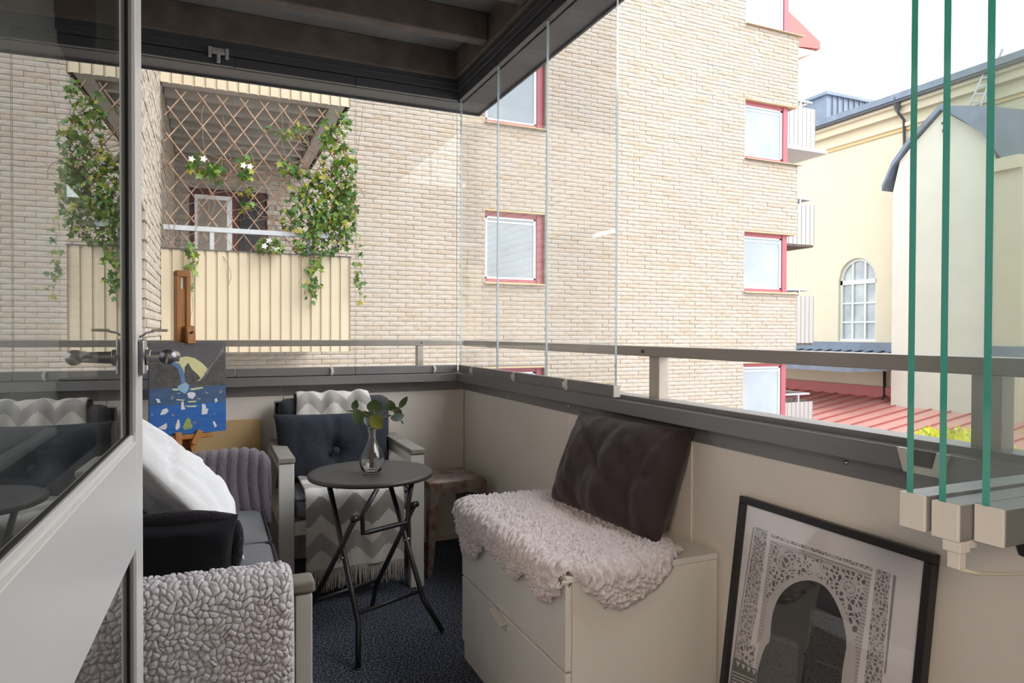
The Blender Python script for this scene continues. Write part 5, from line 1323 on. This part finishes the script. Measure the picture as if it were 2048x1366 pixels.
zt2 = cBL.z+chh
pr = [(-.026, zt2+.075), (-.006, zt2+.072), (.010, zt2+.035), (.012, zt2-.004), (.001, zt2-.004), (.001, zt2+.002), (-.026, zt2+.002)]
vs = [CP(ea+.004+dx, z-cBL.z, n) for dx in (0, .034) for n, z in pr]; k = len(pr)
m.add(vs, [tuple(range(k-1, -1, -1)), tuple(range(k, 2*k))]+[(i, (i+1) % k, k+(i+1) % k, k+i) for i in range(k)]); ck = m.build('top_clamp', M['pine'], ez, bevel=.002)
m = MB(); m.tube([CP(ea+.022, chh+.045, .004), CP(ea+.022, chh+.045, .02)], .005, 8); m.build('wing_screw', M['frameblk'], ck)
for sg in (-1, 1):
    m = MB(); m.beam(CP(ea+sg*.02, -.02, -.03), CP(ea+sg*.20, -cBL.z+.01, .10 if sg < 0 else .06), .022, .035, cn); m.build('leg', M['pine'], ez, bevel=.002)
m = MB(); m.beam(CP(ea, .05, -.07), CP(ea, -cBL.z+.01, -.20), .03, .02); m.build('leg', M['pine'], ez, bevel=.002)
m = MB(); EB(m, ea-.11, ea+.11, -.026, .012, cBL.z-.022, cBL.z-.002); m.build('tray', M['pine'], ez, bevel=.003)
for d_ in (-.035, .055):
    m = MB(); m.beam(CP(ea+d_+(.0 if d_ < 0 else -.03), -.045, .014), CP(ea+d_, .012, .010), .026, .016, cn); m.build('lower_clamp', M['pine'], ez, bevel=.002)
# fibreboard panel leaning on the back parapet
bd0, bd1 = onY(395, 836, 3.585), onY(521, 838, 3.585)
m = MB(); m.add([(bd1.x-.48, 3.52, 0), (bd1.x, 3.52, 0), (bd1.x, 3.528, 0), (bd1.x-.48, 3.528, 0), (bd1.x-.48, 3.593, bd1.z), (bd1.x, 3.593, bd1.z), (bd1.x, 3.601, bd1.z), (bd1.x-.48, 3.601, bd1.z)], [(0,3,2,1),(4,5,6,7),(0,1,5,4),(1,2,6,5),(2,3,7,6),(3,0,4,7)])
tag(m.build('fibreboard_sheet', M['board'], None, bevel=.001), 'plain tan fibreboard sheet leaning on the back parapet beside the easel', 'panel')

# ------------------------------------------------------------------ added unseen fill lamp in the room behind, warming the right wall
cl_ = empty('fill_lamp', (-1.2, -1.2, 2.6), 'added white globe fill lamp, unseen in the room behind the balcony door', 'lamp')
obj('rod', lambda m: m.tube([(-1.2, -1.2, 2.6), (-1.2, -1.2, 1.98)], .008, 8), M['chrome'], cl_)
mm, t, p, o = nodes('fill_globe_glow'); p.inputs['Emission Color'].default_value = (1, .83, .67, 1); p.inputs['Emission Strength'].default_value = 130
obj('globe', lambda m: m.lathe([(.0001+.14*math.sin(math.pi*k/16), 1.85-.14*math.cos(math.pi*k/16)) for k in range(17)], (-1.2, -1.2, 0), 24), mm, cl_, smooth=True)
